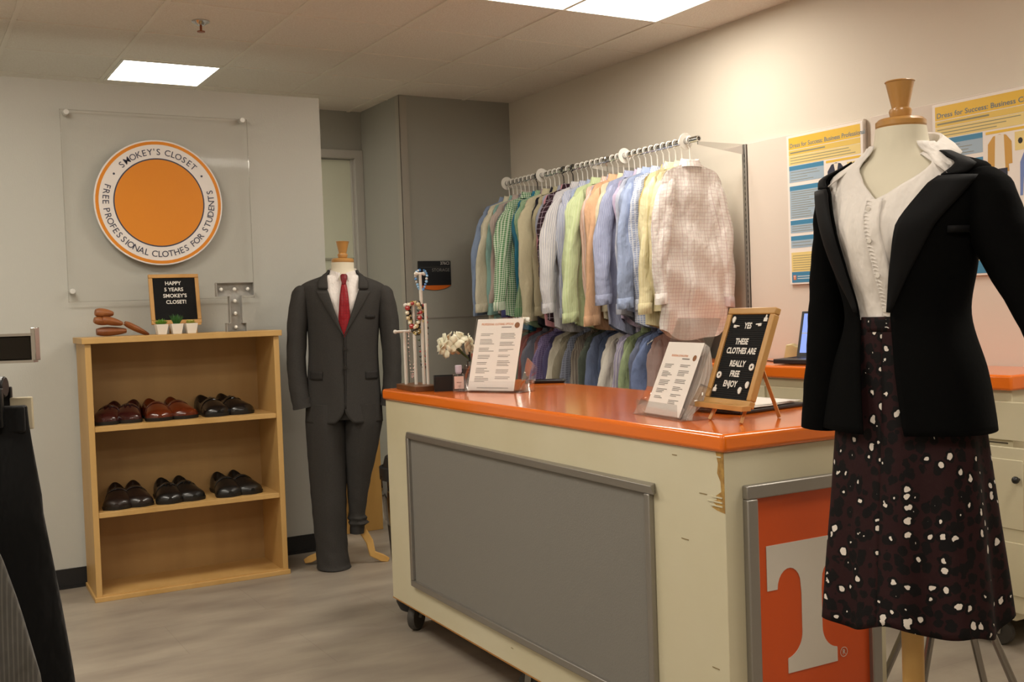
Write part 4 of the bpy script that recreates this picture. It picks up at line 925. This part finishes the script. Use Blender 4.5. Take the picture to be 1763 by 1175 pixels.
t = thing('stool', 'low chrome-legged stool mostly hidden behind the patterned skirt', 'stool', (1.425, -3.90, 0), R(-32))
ST = mat('stool_steel', '8f8b86', .25, metal=1)
obj('seat', M().loft([[((w_)*math.copysign(abs(cos(a))**.6, cos(a)), (w_)*math.copysign(abs(sin(a))**.6, sin(a)), z) for a in [2*PI*j/32 for j in range(32)]] for w_, z in ((.085, .478), (.098, .483), (.102, .500), (.096, .512))]), mat('stool_seat', 'c9c2b4', .5), t)
for k, (sx, sy) in enumerate(((-1, -1), (1, -1), (1, 1), (-1, 1))):
    obj('leg', M().tube([(sx*.075, sy*.075, .481), (sx*.15, sy*.15, .24), (sx*.185, sy*.185, .008)], .010, 10), ST, t)
obj('footrest', M().tube([(-.158, -.158, .19), (-.10, -.165, .19), (.10, -.165, .19), (.158, -.158, .19), (.165, -.1, .19), (.165, .10, .19), (.158, .158, .19), (0, .165, .19), (-.158, .158, .19), (-.165, 0, .19), (-.158, -.158, .19)], .008, 8), ST, t)

# ------------------------------------------------------------------ dressed figures
def interp(spec, z):
    spec = sorted(spec)
    if z <= spec[0][0]: return spec[0][1:]
    if z >= spec[-1][0]: return spec[-1][1:]
    for i in range(len(spec)-1):
        if spec[i][0] <= z <= spec[i+1][0]:
            a, b = spec[i], spec[i+1]; p = spec[max(i-1, 0)]; q_ = spec[min(i+2, len(spec)-1)]
            h = b[0]-a[0]; t_ = (z-a[0])/h; out = []
            for k in range(1, len(a)):
                m0 = (b[k]-p[k])/(b[0]-p[0])*h if i > 0 else (b[k]-a[k]); m1 = (q_[k]-a[k])/(q_[0]-a[0])*h if i+2 < len(spec) else (b[k]-a[k])
                out.append((2*t_**3-3*t_**2+1)*a[k]+(t_**3-2*t_**2+t_)*m0+(-2*t_**3+3*t_**2)*b[k]+(t_**3-t_**2)*m1)
            return out
def surf(spec, th, z, off=0, pw=1.0):
    hw, hd, yc = interp(spec, z); s_, c_ = sin(th), cos(th)
    return Vector(((hw+off)*math.copysign(abs(s_)**pw, s_), yc-(hd+off)*math.copysign(abs(c_)**pw, c_), z))
def sheet(spec, zs, tL, tR, off=0, n=48, pw=1.0, fold=None, mb=None, hem=None):
    """cloth round the body, open at the front between angles tL and tR (radians) at each height"""
    mb = mb or M(); rows = []; uvs = []
    for z in zs:
        a, b = tR(z), 2*PI+tL(z); r = []; u = []
        for j in range(n+1):
            th = a+(b-a)*j/n; zz = z+(hem(th) if hem and z == zs[-1] else 0)
            o_ = off+(fold(th, z) if fold else 0); p = surf(spec, th, z, o_, pw); p.z = zz; r.append(p); u.append((th*.2, zz))
        rows.append(r); uvs.append(u)
    return mb.grid(rows, uvs=uvs)
def body(spec, zs, off=0, n=48, pw=1.0, fold=None, mb=None, caps=(True, True)):
    mb = mb or M(); rows = []; uvs = []
    for z in zs:
        rows.append([surf(spec, 2*PI*j/n, z, off+(fold(2*PI*j/n, z) if fold else 0), pw) for j in range(n)]); uvs.append([(abs(PI-2*PI*j/n)*.2, z) for j in range(n)])
    return mb.loft(rows, caps=caps, uvs=uvs)
def patch(spec, zs, edge, width, off, side, n=6, mb=None, pw=1.0, offs=None):
    """strip of cloth lying on the body, starting at angle edge(z) and reaching width(z) metres outward"""
    mb = mb or M(); rows = []; uvs = []
    for z in zs:
        hw = interp(spec, z)[0]; th0 = edge(z); w_ = width(z); r = []; u = []
        for j in range(n+1):
            th = th0+side*(w_/max(hw, .05))*j/n; k_ = j/n
            r.append(surf(spec, th, z, off+(offs(k_) if offs else .004*sin(PI*k_)), pw)); u.append((w_*k_, z))
        rows.append(r); uvs.append(u)
    return mb.grid(rows, uvs=uvs)
def frange(a, b, n): return [a+(b-a)*i/n for i in range(n+1)]
def sleeve(path, mt, par, cuff_open=True, n=20, seed=0, wr=.0, hollow=True):
    """path rows: x, y, z, rx, ry"""
    rnd = random.Random(seed); ph = rnd.uniform(0, 6); rows = []; uvs = []; zs = frange(0, len(path)-1, 36)
    def at(t, k):
        i = min(int(t), len(path)-2); f = t-i; p0 = path[max(i-1, 0)][k]; p1 = path[i][k]; p2 = path[i+1][k]; p3 = path[min(i+2, len(path)-1)][k]
        return .5*((2*p1)+(-p0+p2)*f+(2*p0-5*p1+4*p2-p3)*f*f+(-p0+3*p1-3*p2+p3)*f**3)
    for t in zs:
        x, y, z, rx, ry = [at(t, k) for k in range(5)]; dx = at(min(t+.1, len(path)-1), 0)-at(max(t-.1, 0), 0); dz = at(min(t+.1, len(path)-1), 2)-at(max(t-.1, 0), 2)
        sl = max(-.22, min(.22, -dx/(dz or 1e-6)))*1.0; r = []
        for j in range(n):
            a = 2*PI*j/n; k_ = 1+wr*(sin(3*a+ph+5*t)*.6+sin(2*a-9*t+ph)*.6)
            r.append((x+rx*cos(a)*k_, y+ry*sin(a)*k_, z+sl*rx*cos(a)))
        rows.append(r); uvs.append([(abs(a-n/2)*.02, z) for a in range(n)])
    last = rows[-1]
    if hollow:
        c0 = sum((Vector(p) for p in last), Vector())/n
        for k_, dz in ((.93, .0), (.90, .05)): rows.append([c0+(Vector(p)-c0)*k_+Vector((0, 0, dz)) for p in last]); uvs.append(uvs[-1])
    return obj('sleeve', M().loft(rows, caps=(True, True), uvs=uvs), mt, par, smooth=60)
def shirt_collar(rx, ry, yc, zb, zf, fall, tip, tipout, thmax, stand=.02, flare=.012, n=48):
    rows = [[], [], [], [], []]
    for j in range(n+1):
        t_ = -1+2*j/n; th = PI+t_*thmax; f = abs(t_)**1.8; z = zb+(zf-zb)*f; tp = max(0, (abs(t_)-.72)/.28)**1.5
        s_, c_ = sin(th), cos(th)
        def P_(g, z_, ex=0): return (((rx+g)*s_+math.copysign(1, s_)*ex*tp), yc-(ry+g)*c_-ex*.25*tp, z_)
        rows[0].append(P_(-.002, z-stand)); rows[1].append(P_(0, z)); rows[2].append(P_(.005, z+.003)); rows[3].append(P_(flare*.8, z-fall*.5-tip*.45*tp, tipout*.5)); rows[4].append(P_(flare+.006, z-fall-tip*tp, tipout))
    return M().grid([[Vector(p) for p in r] for r in rows])
def turned_knob(par, r0, z0, z1, k=1.0, y=0):
    """flange, collar and tapered knob between z0 and z1"""
    h = z1-z0
    obj('neck_cap', M().lathe([(.001, z0), (r0*.97, z0), (r0*1.03, z0+.05*h), (r0*1.03, z0+.14*h), (r0*.9, z0+.20*h), (.32*r0, z0+.22*h)], 40, c=(0, y, 0)), WOODK, par, smooth=30)
    obj('neck_knob', M().lathe([(.34*r0, z0+.21*h), (.42*r0, z0+.24*h), (.47*r0, z0+.36*h), (.44*r0, z0+.41*h), (.36*r0, z0+.43*h), (.36*r0, z0+.46*h), (.58*r0, z1-.04*h), (.62*r0, z1-.02*h), (.58*r0, z1), (.001, z1)], 32, c=(0, y, 0)), WOODK, par, smooth=30)
def tripod(par, zt, reach, angs, mt):
    for a in angs:
        d = Vector((cos(R(a)), sin(R(a)), 0)); sd = Vector((-d.y, d.x, 0)); rings = []
        prof = [(.015, zt, .030), (.05, zt-.06, .026), (.09, zt-.15, .022), (.13, zt*.36, .020), (reach*.62, .055, .019), (reach*.85, .028, .020), (reach, .014, .012)]
        for i, (r_, z, hh) in enumerate(prof):
            p = prof[min(i+1, len(prof)-1)]; q_ = prof[max(i-1, 0)]; tx, tz = p[0]-q_[0], p[1]-q_[1]; l_ = math.hypot(tx, tz); nx, nz = -tz/l_, tx/l_
            c0 = d*r_+Vector((0, 0, z)); nn = (d*nx+Vector((0, 0, nz)))*hh
            nn *= 1 if (c0-nn).z > 0 and (c0+nn).z > 0 else .8
            rings.append([c0+nn+sd*.011, c0+nn-sd*.011, c0-nn-sd*.011, c0-nn+sd*.011])
        mb = M().loft(rings); mb.v = [Vector((v.x, v.y, max(v.z, 0))) for v in mb.v]
        obj('leg', mb, mt, par, bevel=.004)

def pl(pts, z):
    pts = sorted(pts)
    if z <= pts[0][0]: return pts[0][1]
    if z >= pts[-1][0]: return pts[-1][1]
    for a, b in zip(pts, pts[1:]):
        if a[0] <= z <= b[0]: f = (z-a[0])/(b[0]-a[0]); return a[1]+(b[1]-a[1])*f
# --- man's suit
MX, MY, MR = 1.06, -.36, R(-20.5)
fig = thing('mannequin', 'cream torso form with wooden neck knob and curved wood feet wearing the suit', 'mannequin', (MX, MY, 0), MR)
form = [(.95, .135, .10, 0), (1.05, .13, .10, 0), (1.3, .15, .11, 0), (1.45, .165, .10, 0), (1.50, .15, .085, 0), (1.545, .10, .075, 0), (1.575, .066, .065, 0), (1.60, .060, .060, 0), (1.635, .060, .060, 0)]
obj('torso', body(form, frange(.95, 1.632, 24)), SKIN, fig)
turned_knob(fig, .058, 1.631, 1.745)
obj('pole', M().cyl((0, 0, .25), (0, 0, .96), .018), WOODP, fig)
tripod(fig, .34, .235, (8, 158, 105), WOODP)
SUIT = mat('charcoal_suit', '383634', .9, spec=.15, bump=(30, .15), var=(300, '403e3c'))
SUITD = mat('charcoal_suit_dark', '32302f', .9, spec=.15)
WSH = cloth('white_dress_shirt', 'e6e0dc', 'plain')
tor = [(.78, .205, .145, -.005), (.90, .200, .140, 0), (1.05, .186, .135, 0), (1.17, .180, .135, 0), (1.30, .188, .135, 0), (1.42, .205, .128, 0), (1.475, .222, .110, 0), (1.505, .222, .098, 0), (1.530, .185, .088, 0), (1.555, .120, .080, 0), (1.575, .080, .076, 0), (1.59, .070, .072, .004)]
sh_ = thing('dress_shirt', 'white dress shirt worn under the charcoal suit jacket', 'shirt', (MX, MY, 0), MR)
obj('body', body(tor, frange(.86, 1.565, 26), off=-.010, caps=(False, False)), WSH, sh_)
obj('collar', shirt_collar(.068, .066, 0, 1.605, 1.572, .040, .032, .014, R(168)), WSH, sh_, solid=.002)
obj('placket', patch(tor, frange(1.20, 1.53, 12), lambda z: -.06, lambda z: .026, -.008, 1), WSH, sh_)
tie = thing('necktie', 'deep red necktie knotted on the white shirt of the suit', 'necktie', (MX, MY, 0), MR)
RED = cloth('red_silk', '8e0f1c', 'check', '74101a', .014, .12, .45)
rows = []; 
def fy(z, o): return interp(tor, z)[2]-interp(tor, z)[1]-o
for z, hw_ in ((1.522, .0115), (1.50, .016), (1.45, .023), (1.40, .027), (1.35, .030), (1.31, .030), (1.27, .018), (1.235, .002)):
    rows.append([(.004+hw_*a, fy(z, .004+.006*(1-a*a)), z) for a in (-1, -.5, 0, .5, 1)])
obj('blade', M().grid(rows, uvs=[[(p[0], p[2]) for p in r] for r in rows]), RED, tie, solid=.003)
kn = []
for z, a_, b_ in ((1.568, .012, .008), (1.560, .019, .012), (1.54, .017, .013), (1.524, .0125, .011), (1.515, .011, .008)): kn.append([(.004+a_*cos(2*PI*j/14), fy(z, .004)-.002+b_*sin(2*PI*j/14)*.9, z) for j in range(14)])
obj('knot', M().loft(kn), RED, tie)
jk = thing('suit_jacket', 'charcoal two-button suit jacket on the mannequin in the corner', 'suit jacket', (MX, MY, 0), MR)
def xo_m(z):     # half opening of the front in metres
    if z > 1.245: return min(.082, .30*(z-1.245)**.95*1.0+.004)
    if z < .86: return .002+.05*((.86-z)/.08)**2
    return .001
def thR(z): return math.asin(min(.9, xo_m(z)/interp(tor, z)[0]))
def thL(z): return -thR(z)
JZ = frange(1.592, 1.50, 12)+frange(1.49, .87, 34)+frange(.86, .782, 6)
obj('body', sheet(tor, JZ, thL, thR, off=.003, n=72, fold=lambda th, z: .003*sin(6*th+z*9)*min(1, (1.5-z)*2 if z < 1.5 else 0)), SUIT, jk, solid=.004)
def lapel_w(z): return max(.004, min(.082, .30*(z-1.235)))*(1 if z < 1.475 else 1)
for s_ in (-1, 1):
    obj('lapel', patch(tor, frange(1.24, 1.478, 16), (lambda z: thR(z)-.02) if s_ > 0 else (lambda z: thL(z)+.02), lapel_w, .009, s_, n=6), SUIT, jk, solid=.003)
    obj('collar', patch(tor, frange(1.490, 1.592, 8), (lambda z: thR(z)-.03) if s_ > 0 else (lambda z: thL(z)+.03), lambda z: .058 if z < 1.54 else .05, .009, s_, n=6), SUIT, jk, solid=.003)
for s_ in (-1, 1):
    obj('pocket_flap', patch(tor, frange(1.012, 1.055, 4), lambda z, s_=s_: s_*.62, lambda z: .10, .007, s_, n=6), SUITD, jk, solid=.003)
obj('breast_pocket', patch(tor, frange(1.335, 1.352, 2), lambda z: .62, lambda z: .075, .005, 1, n=4), SUITD, jk, solid=.002)
obj('front_edge', patch(tor, frange(.86, 1.245, 16), lambda z: .0, lambda z: .012, .004, 1, n=3), SUITD, jk, solid=.003)
for z in (1.175, 1.075):
    p = surf(tor, .03, z, .010); obj('button', M().cyl((p.x, p.y, p.z), (p.x, p.y-.004, p.z), .0095, 16), mat('horn_button', '1c1816', .35), jk)
sleeve([(-.195, 0, 1.508, .012, .03), (-.205, 0, 1.498, .035, .045), (-.220, 0, 1.460, .048, .060), (-.236, -.005, 1.35, .054, .065), (-.246, -.01, 1.20, .052, .062), (-.246, -.02, 1.05, .050, .058), (-.228, -.035, .93, .052, .056), (-.212, -.045, .862, .054, .056)], SUIT, jk, seed=1, wr=.03)
sleeve([(.195, 0, 1.508, .012, .03), (.205, 0, 1.498, .035, .045), (.220, 0, 1.460, .048, .060), (.238, -.005, 1.35, .054, .065), (.252, -.01, 1.20, .052, .062), (.258, -.02, 1.05, .050, .058), (.25, -.035, .93, .050, .056), (.24, -.045, .862, .052, .056)], SUIT, jk, seed=2, wr=.03)
tr = thing('trousers', 'charcoal suit trousers, one leg to the floor and one hitched up', 'trousers', (MX, MY, 0), MR)
def trouser(path, nm='leg'):
    rows = []; uvs = []
    n = 24
    for x, y, z, rx, ry, wr in path:
        r = []
        for j in range(n):
            a = 2*PI*j/n; cr = 1+.10*max(0, -sin(a))**8; k_ = 1+wr*sin(5*a+z*60)
            r.append((x+rx*cos(a)*k_, y+ry*sin(a)*cr*k_, z))
        rows.append(r); uvs.append([(abs(j-n/2)*.012, z) for j in range(n)])
    return obj(nm, M().loft(rows, uvs=uvs), SUIT, tr, smooth=60)
def dens(p, m=5):
    out = []
    for i in range(len(p)-1):
        for k in range(m):
            f = k/m; out.append(tuple(a+(b-a)*f for a, b in zip(p[i], p[i+1])))
    return out+[p[-1]]
trouser(dens([(-.10, 0, .88, .10, .12, 0), (-.098, 0, .78, .108, .125, 0), (-.092, 0, .60, .104, .115, .008), (-.086, 0, .40, .096, .10, .012), (-.080, -.01, .22, .088, .09, .015), (-.072, -.02, .10, .084, .085, .02), (-.066, -.03, .02, .088, .09, .02), (-.062, -.035, .003, .092, .094, .01)]))
trouser(dens([(.098, 0, .88, .10, .12, 0), (.100, 0, .78, .105, .12, 0), (.085, 0, .62, .090, .10, .01), (.072, 0, .47, .066, .075, .02), (.066, 0, .36, .052, .06, .02), (.063, 0, .275, .044, .05, .03), (.064, 0, .262, .052, .055, .08), (.066, 0, .245, .046, .05, .06), (.070, 0, .232, .056, .058, .08), (.064, 0, .215, .040, .045, .04), (.062, 0, .175, .038, .042, .02)]))
obj('waist', body([(.80, .200, .125, 0), (.95, .19, .12, 0)], frange(.80, .95, 4)), SUIT, tr)

for o in list(bpy.data.objects):
    if o.parent is None and abs(o.location.x-MX) < 1e-6 and abs(o.location.y-MY) < 1e-6: o.rotation_euler = (0, R(1.7), MR); o.location.x += .012
# --- woman's outfit, nearest the camera
FX, FY, FR_ = .857, -4.247, R(-76)
ff = thing('mannequin', 'cream dress form with glossy wooden neck block on a wood pole wearing the blazer', 'mannequin', (FX, FY, 0), FR_)
fz = .0
form = [(1.08, .12, .085, 0), (1.20, .12, .085, 0), (1.315, .102, .080, 0), (1.42, .135, .105, -.005), (1.50, .142, .115, -.012), (1.56, .150, .092, -.005), (1.60, .150, .072, 0), (1.628, .115, .062, 0), (1.648, .072, .056, 0), (1.668, .058, .054, 0), (1.708, .051, .051, 0)]
obj('torso', body(form, frange(1.08, 1.708, 30)), SKIN, ff)
turned_knob(ff, .0495, 1.707, 1.806)
obj('pole', M().lathe([(.022, .30), (.0225, .5), (.0225, 1.10)], 24), WOODP, ff)
obj('pole_collar', M().lathe([(.03, .27), (.034, .29), (.034, .33), (.022, .35)], 24), WOODK, ff)
tripod(ff, .34, .26, (-60, 60, 180), WOODP)
KW = .95
BW = [(.60, .215, .185, 0), (.80, .198, .165, 0), (1.06, .178, .132, 0), (1.20, .160, .116, 0), (1.315, .120, .096, 0), (1.42, .143, .113, -.006), (1.50, .150, .123, -.012), (1.56, .160, .102, -.006), (1.597, .168, .084, -.0), (1.620, .150, .074, 0), (1.640, .110, .068, 0), (1.657, .078, .064, 0), (1.675, .066, .062, .004)]
BW = [(a, b*(KW if a < 1.6 else 1), c_, d_) for a, b, c_, d_ in BW]
BLS = cloth('white_cotton_blouse', 'e7e0da', 'plain', rough=.8)
bl = thing('blouse', 'white collared cotton blouse under the open black blazer', 'blouse', (FX, FY, 0), FR_)
def vgap(z): return 0.0 if z <= 1.555 else min(R(50), R(50)*((z-1.555)/.09)**.9)
def pd(z): return -.012+R(pl([(1.28, 10), (1.40, 5), (1.52, 0), (1.7, 0)], z))
def wrk(th, z): return .0022*sin(14*th+z*22)+.0018*sin(23*th-z*31)
obj('body', sheet(BW, frange(1.672, 1.28, 44), lambda z: -vgap(z)*.62+pd(z), lambda z: vgap(z)+pd(z), off=.0015, n=84, fold=wrk), BLS, bl, solid=.0015)
pk = M(); rows = []
obj('placket', patch(BW, frange(1.29, 1.555, 34), lambda z: -.12+pd(z), lambda z: .034, .0045, 1, n=5, offs=lambda k: .0022*sin(PI*k)), BLS, bl, solid=.002)
ruf = M()
for i in range(34):
    z = 1.292+.0078*i; p = surf(BW, -.025+pd(z), z, .0062); q2 = surf(BW, -.115+pd(z), z+.003, .0062); ruf.tube([p, (p+q2)/2+Vector((0, -.001, .0015)), q2], .0011, 5)
obj('stitch_gather', ruf, BLS, bl)
obj('collar', shirt_collar(.074, .070, .006, 1.702, 1.642, .034, .012, .040, R(130), stand=.03, flare=.036), BLS, bl, solid=.0025)
for z in (1.33, 1.40, 1.47, 1.535):
    p = surf(BW, -.05+pd(z), z, .008); obj('button', M().cyl(p, p+Vector((0, -.0022, 0)), .0048, 12), mat('pearl_button', 'dcd5cc', .3), bl)
BZ = mat('black_blazer', '060606', .95, spec=.08, bump=(60, .1))
BZL = mat('black_lapel_sheen', '08080a', .7, spec=.2)
bz = thing('blazer', 'open black blazer with peaked lapels on the nearest mannequin', 'blazer', (FX, FY, 0), FR_)
JB = [(1.04, .192, .146, 0), (1.10, .186, .140, 0), (1.20, .168, .124, 0), (1.315, .134, .106, 0), (1.42, .152, .122, -.006), (1.50, .166, .130, -.012), (1.56, .184, .112, -.006), (1.597, .190, .092, 0), (1.618, .172, .080, 0), (1.638, .120, .072, 0), (1.655, .085, .068, .0), (1.672, .073, .066, .006)]
JB = [(a, b*(KW if a < 1.6 else 1), c_, d_) for a, b, c_, d_ in JB]
def bL(z): return R(pl([(1.04, -14), (1.08, -8), (1.20, -14), (1.315, -23), (1.42, -29), (1.50, -34), (1.58, -42), (1.62, -56), (1.67, -80)], z))
def bR(z): return R(pl([(1.04, 30), (1.08, 18), (1.20, 12), (1.315, 8), (1.40, 13), (1.50, 20), (1.58, 34), (1.62, 52), (1.67, 80)], z))
obj('body', sheet(JB, frange(1.648, 1.56, 12)+frange(1.55, 1.078, 32), bL, bR, off=.002, n=80, fold=lambda th, z: .003*sin(5*th+8*z)*(1 if z < 1.5 else 0)), BZ, bz, solid=.004)
def lw(z): return pl([(1.32, .004), (1.40, .034), (1.50, .074), (1.59, .105)], z)
for s_ in (-1, 1):
    ed = bR if s_ > 0 else bL
    obj('lapel', patch(JB, frange(1.325, 1.590, 20), lambda z, ed=ed, s_=s_: ed(z)-s_*.02, lw, .008, s_, n=8), BZL, bz, solid=.003)
    obj('collar', patch(JB, frange(1.594, 1.648, 8), lambda z, ed=ed, s_=s_: ed(z)-s_*.03, lambda z: .06 if z < 1.62 else .048, .008, s_, n=6), BZL, bz, solid=.003)
obj('breast_pocket', patch(JB, frange(1.478, 1.492, 2), lambda z: R(56), lambda z: .085, .003, 1, n=4), BZL, bz, solid=.001)
for s_ in (): obj('pocket_flap', patch(JB, frange(1.135, 1.175, 3), lambda z, s_=s_: s_*R(42), lambda z: .11, .005, s_, n=5), BZL, bz, solid=.002)
sleeve([(-.140, .0, 1.606, .012, .03), (-.146, 0, 1.598, .030, .040), (-.154, 0, 1.560, .040, .052), (-.158, .0, 1.48, .044, .055), (-.164, -.01, 1.38, .044, .052), (-.168, -.02, 1.28, .043, .048), (-.176, -.03, 1.17, .041, .045), (-.186, -.035, 1.072, .040, .043)], BZ, bz, seed=5, wr=.03)
sleeve([(.150, .0, 1.606, .012, .03), (.160, 0, 1.598, .030, .040), (.178, 0, 1.560, .046, .054), (.196, .0, 1.48, .054, .058), (.236, .01, 1.38, .050, .054), (.280, .012, 1.28, .043, .048), (.298, .01, 1.17, .042, .046), (.308, .0, 1.052, .043, .044)], BZ, bz, seed=6, wr=.03)
sk = thing('skirt', 'dark maroon leopard-print midi skirt flecked with white under the blazer', 'skirt', (FX, FY, 0), FR_)
def skf(th, z): k_ = max(0, (1.2-z)/.55); return k_*(.010*sin(7*th+.6)+.006*sin(12*th+2+z*3))
SKW = [(.60, .194, .165, 0), (.80, .180, .146, 0), (1.06, .158, .120, 0), (1.20, .144, .108, 0), (1.315, .119, .103, 0), (1.34, .114, .099, 0)]
n = 120; rows = []; uvs = []
for z in frange(1.314, .675, 46):
    r = []; u = []
    for j in range(n+1):
        th = 2*PI*j/n; k_ = max(0, (.9-z)/.245); p = surf(SKW, th, z, skf(th, z)); p.z = z+k_*(.014*sin(3*th+1.0)+.008*sin(7*th+.6)+.02*sin(th*.5)); r.append(p); u.append((th*.185, z))
    rows.append(r); uvs.append(u)
obj('skirt_body', M().grid(rows, uvs=uvs), leopard(), sk, smooth=60, solid=.002)
obj('waistband', body([(1.280, .1215, .105, 0), (1.32, .1205, .104, 0)], frange(1.285, 1.316, 3), caps=(False, False)), leopard(), sk, solid=.002)

# ------------------------------------------------------------------ near-left rack with hanging trousers
AX = Vector((rt.x, rt.y, 0)).normalized()
def nr(u, v, z):   # u to the right as seen, v away, about a point near the left edge
    b = Vector((-.803, -4.032, 0)); vd = Vector((-AX.y, AX.x, 0)); p = b+AX*u+vd*v; return Vector((p.x, p.y, z))
yawA = math.atan2(AX.y, AX.x)
t = thing('garment_rack', 'black and chrome straight-arm clothes stand at the left edge of the frame', 'clothes rack', nr(0, 0, 0), yawA)
DCH = mat('dark_chrome', '3a3836', .12, metal=1)
obj('arm', M().box(-.60, -.004, -.006, .006, 1.309, 1.345), DCH, t, bevel=.002)
obj('arm_edge', M().box(-.60, .0, -.008, .008, 1.345, 1.349).box(-.60, .0, -.008, .008, 1.305, 1.309), CHROME, t)
obj('end_stop', M().box(-.003, .004, -.008, .008, 1.308, 1.357), CHROME, t, bevel=.001)
obj('post', M().box(-.63, -.60, -.015, .015, .02, 1.36), CHROME, t, bevel=.003)
obj('foot', M().box(-.90, -.33, -.02, .02, 0, .02).box(-.635, -.595, -.3, .3, 0, .02), CHROME, t, bevel=.003)
def slacks(lab, u0, v0, mt, right, ztop, zbot, wleft, th=.02, seed=0, name='trousers'):
    g = thing(name, lab, 'trousers', nr(u0, v0, 0), yawA+R(6))
    rows = []; uvs = []; n = 40
    for z in frange(ztop, zbot, 34):
        xr = pl(right, z); xl = -wleft-(xr)*.25; r = []; u = []
        for j in range(n):
            a = 2*PI*j/n; cx_, h_ = (xr+xl)/2, (xr-xl)/2; x = cx_+h_*math.copysign(abs(cos(a))**.75, cos(a)); y = (th*(.5+min(1, (ztop-z)*4)*.5))*math.copysign(abs(sin(a))**.6, sin(a))+.004*sin(x*45+seed+z*3)
            r.append((x, y, z)); u.append((x, z))
        rows.append(r); uvs.append(u)
    obj('legs', M().loft(rows, uvs=uvs), mt, g, smooth=60)
    return g
BT = cloth('black_trouser', '0b0a0a', 'plain', rough=.9); GT = cloth('grey_pin_trouser', '4a4743', 'stripe', '5b5852', .006, .35, .9)
zof = lambda y, d: 1.363-(y-(528+.0352*881))/1839*d
g = slacks('black trousers clipped on the stand at the left edge', -.095, .03, BT, [(1.236, .062), (1.20, .064), (1.09, .078), (1.07, .078), (.95, .095), (.83, .110), (.55, .135), (.30, .14)], 1.236, .30, .34)
obj('waistband', M().box(-.20, .060, -.0115, .0115, 1.197, 1.238), BT, g, bevel=.004)
obj('lining', M().box(.032, .066, .012, .018, 1.20, 1.250), mat('cream_lining', 'cbbfa4', .8), g, bevel=.002)
slacks('grey pinstriped trousers in front of the black ones, bottom left corner', -.068, -.10, GT, [(1.10, .02), (1.04, .045), (.96, .068), (.86, .092), (.6, .12), (.28, .13)], 1.22, .28, .30, seed=2)
for k, (u_, v_, lab) in enumerate(((-.050, .03, 'black clip hanger holding the black trousers'), (-.068, -.10, 'clip hanger holding the grey pinstriped trousers'))):
    h = thing('clip_hanger', lab, 'hanger', nr(u_, v_, 0), yawA+R(6))
    zz = 1.262 if k == 0 else 1.245
    obj('rail', M().cyl((-.34, 0, zz+.01), (-.02, 0, zz+.01), .004, 8), CHROME, h)
    cl_ = M().box(-.035, -.010, -.022, -.012, zz-.055, zz+.005).box(-.032, -.013, -.026, -.018, zz-.03, zz+.02).box(-.035, -.010, .018, .026, zz-.055, zz+.005).cyl((-.034, 0, zz+.006), (-.011, 0, zz+.006), .016, 12)
    c_ = obj('clip', cl_, BLACKP, h, bevel=.002)
    obj('spring', M().box(-.026, -.019, -.030, -.026, zz-.045, zz-.005), CHROME, c_)
    obj('clip', M().box(-.32, -.295, -.022, .026, zz-.055, zz+.012), BLACKP, h, bevel=.002)
    obj('hook', M().tube([(-.18, 0, zz+.012), (-.18, 0, 1.36), (-.185, .0, 1.378), (-.20, 0, 1.385), (-.215, 0, 1.37)], .003, 8), CHROME, h)
SPR.location = (.445, -.275, ZC)
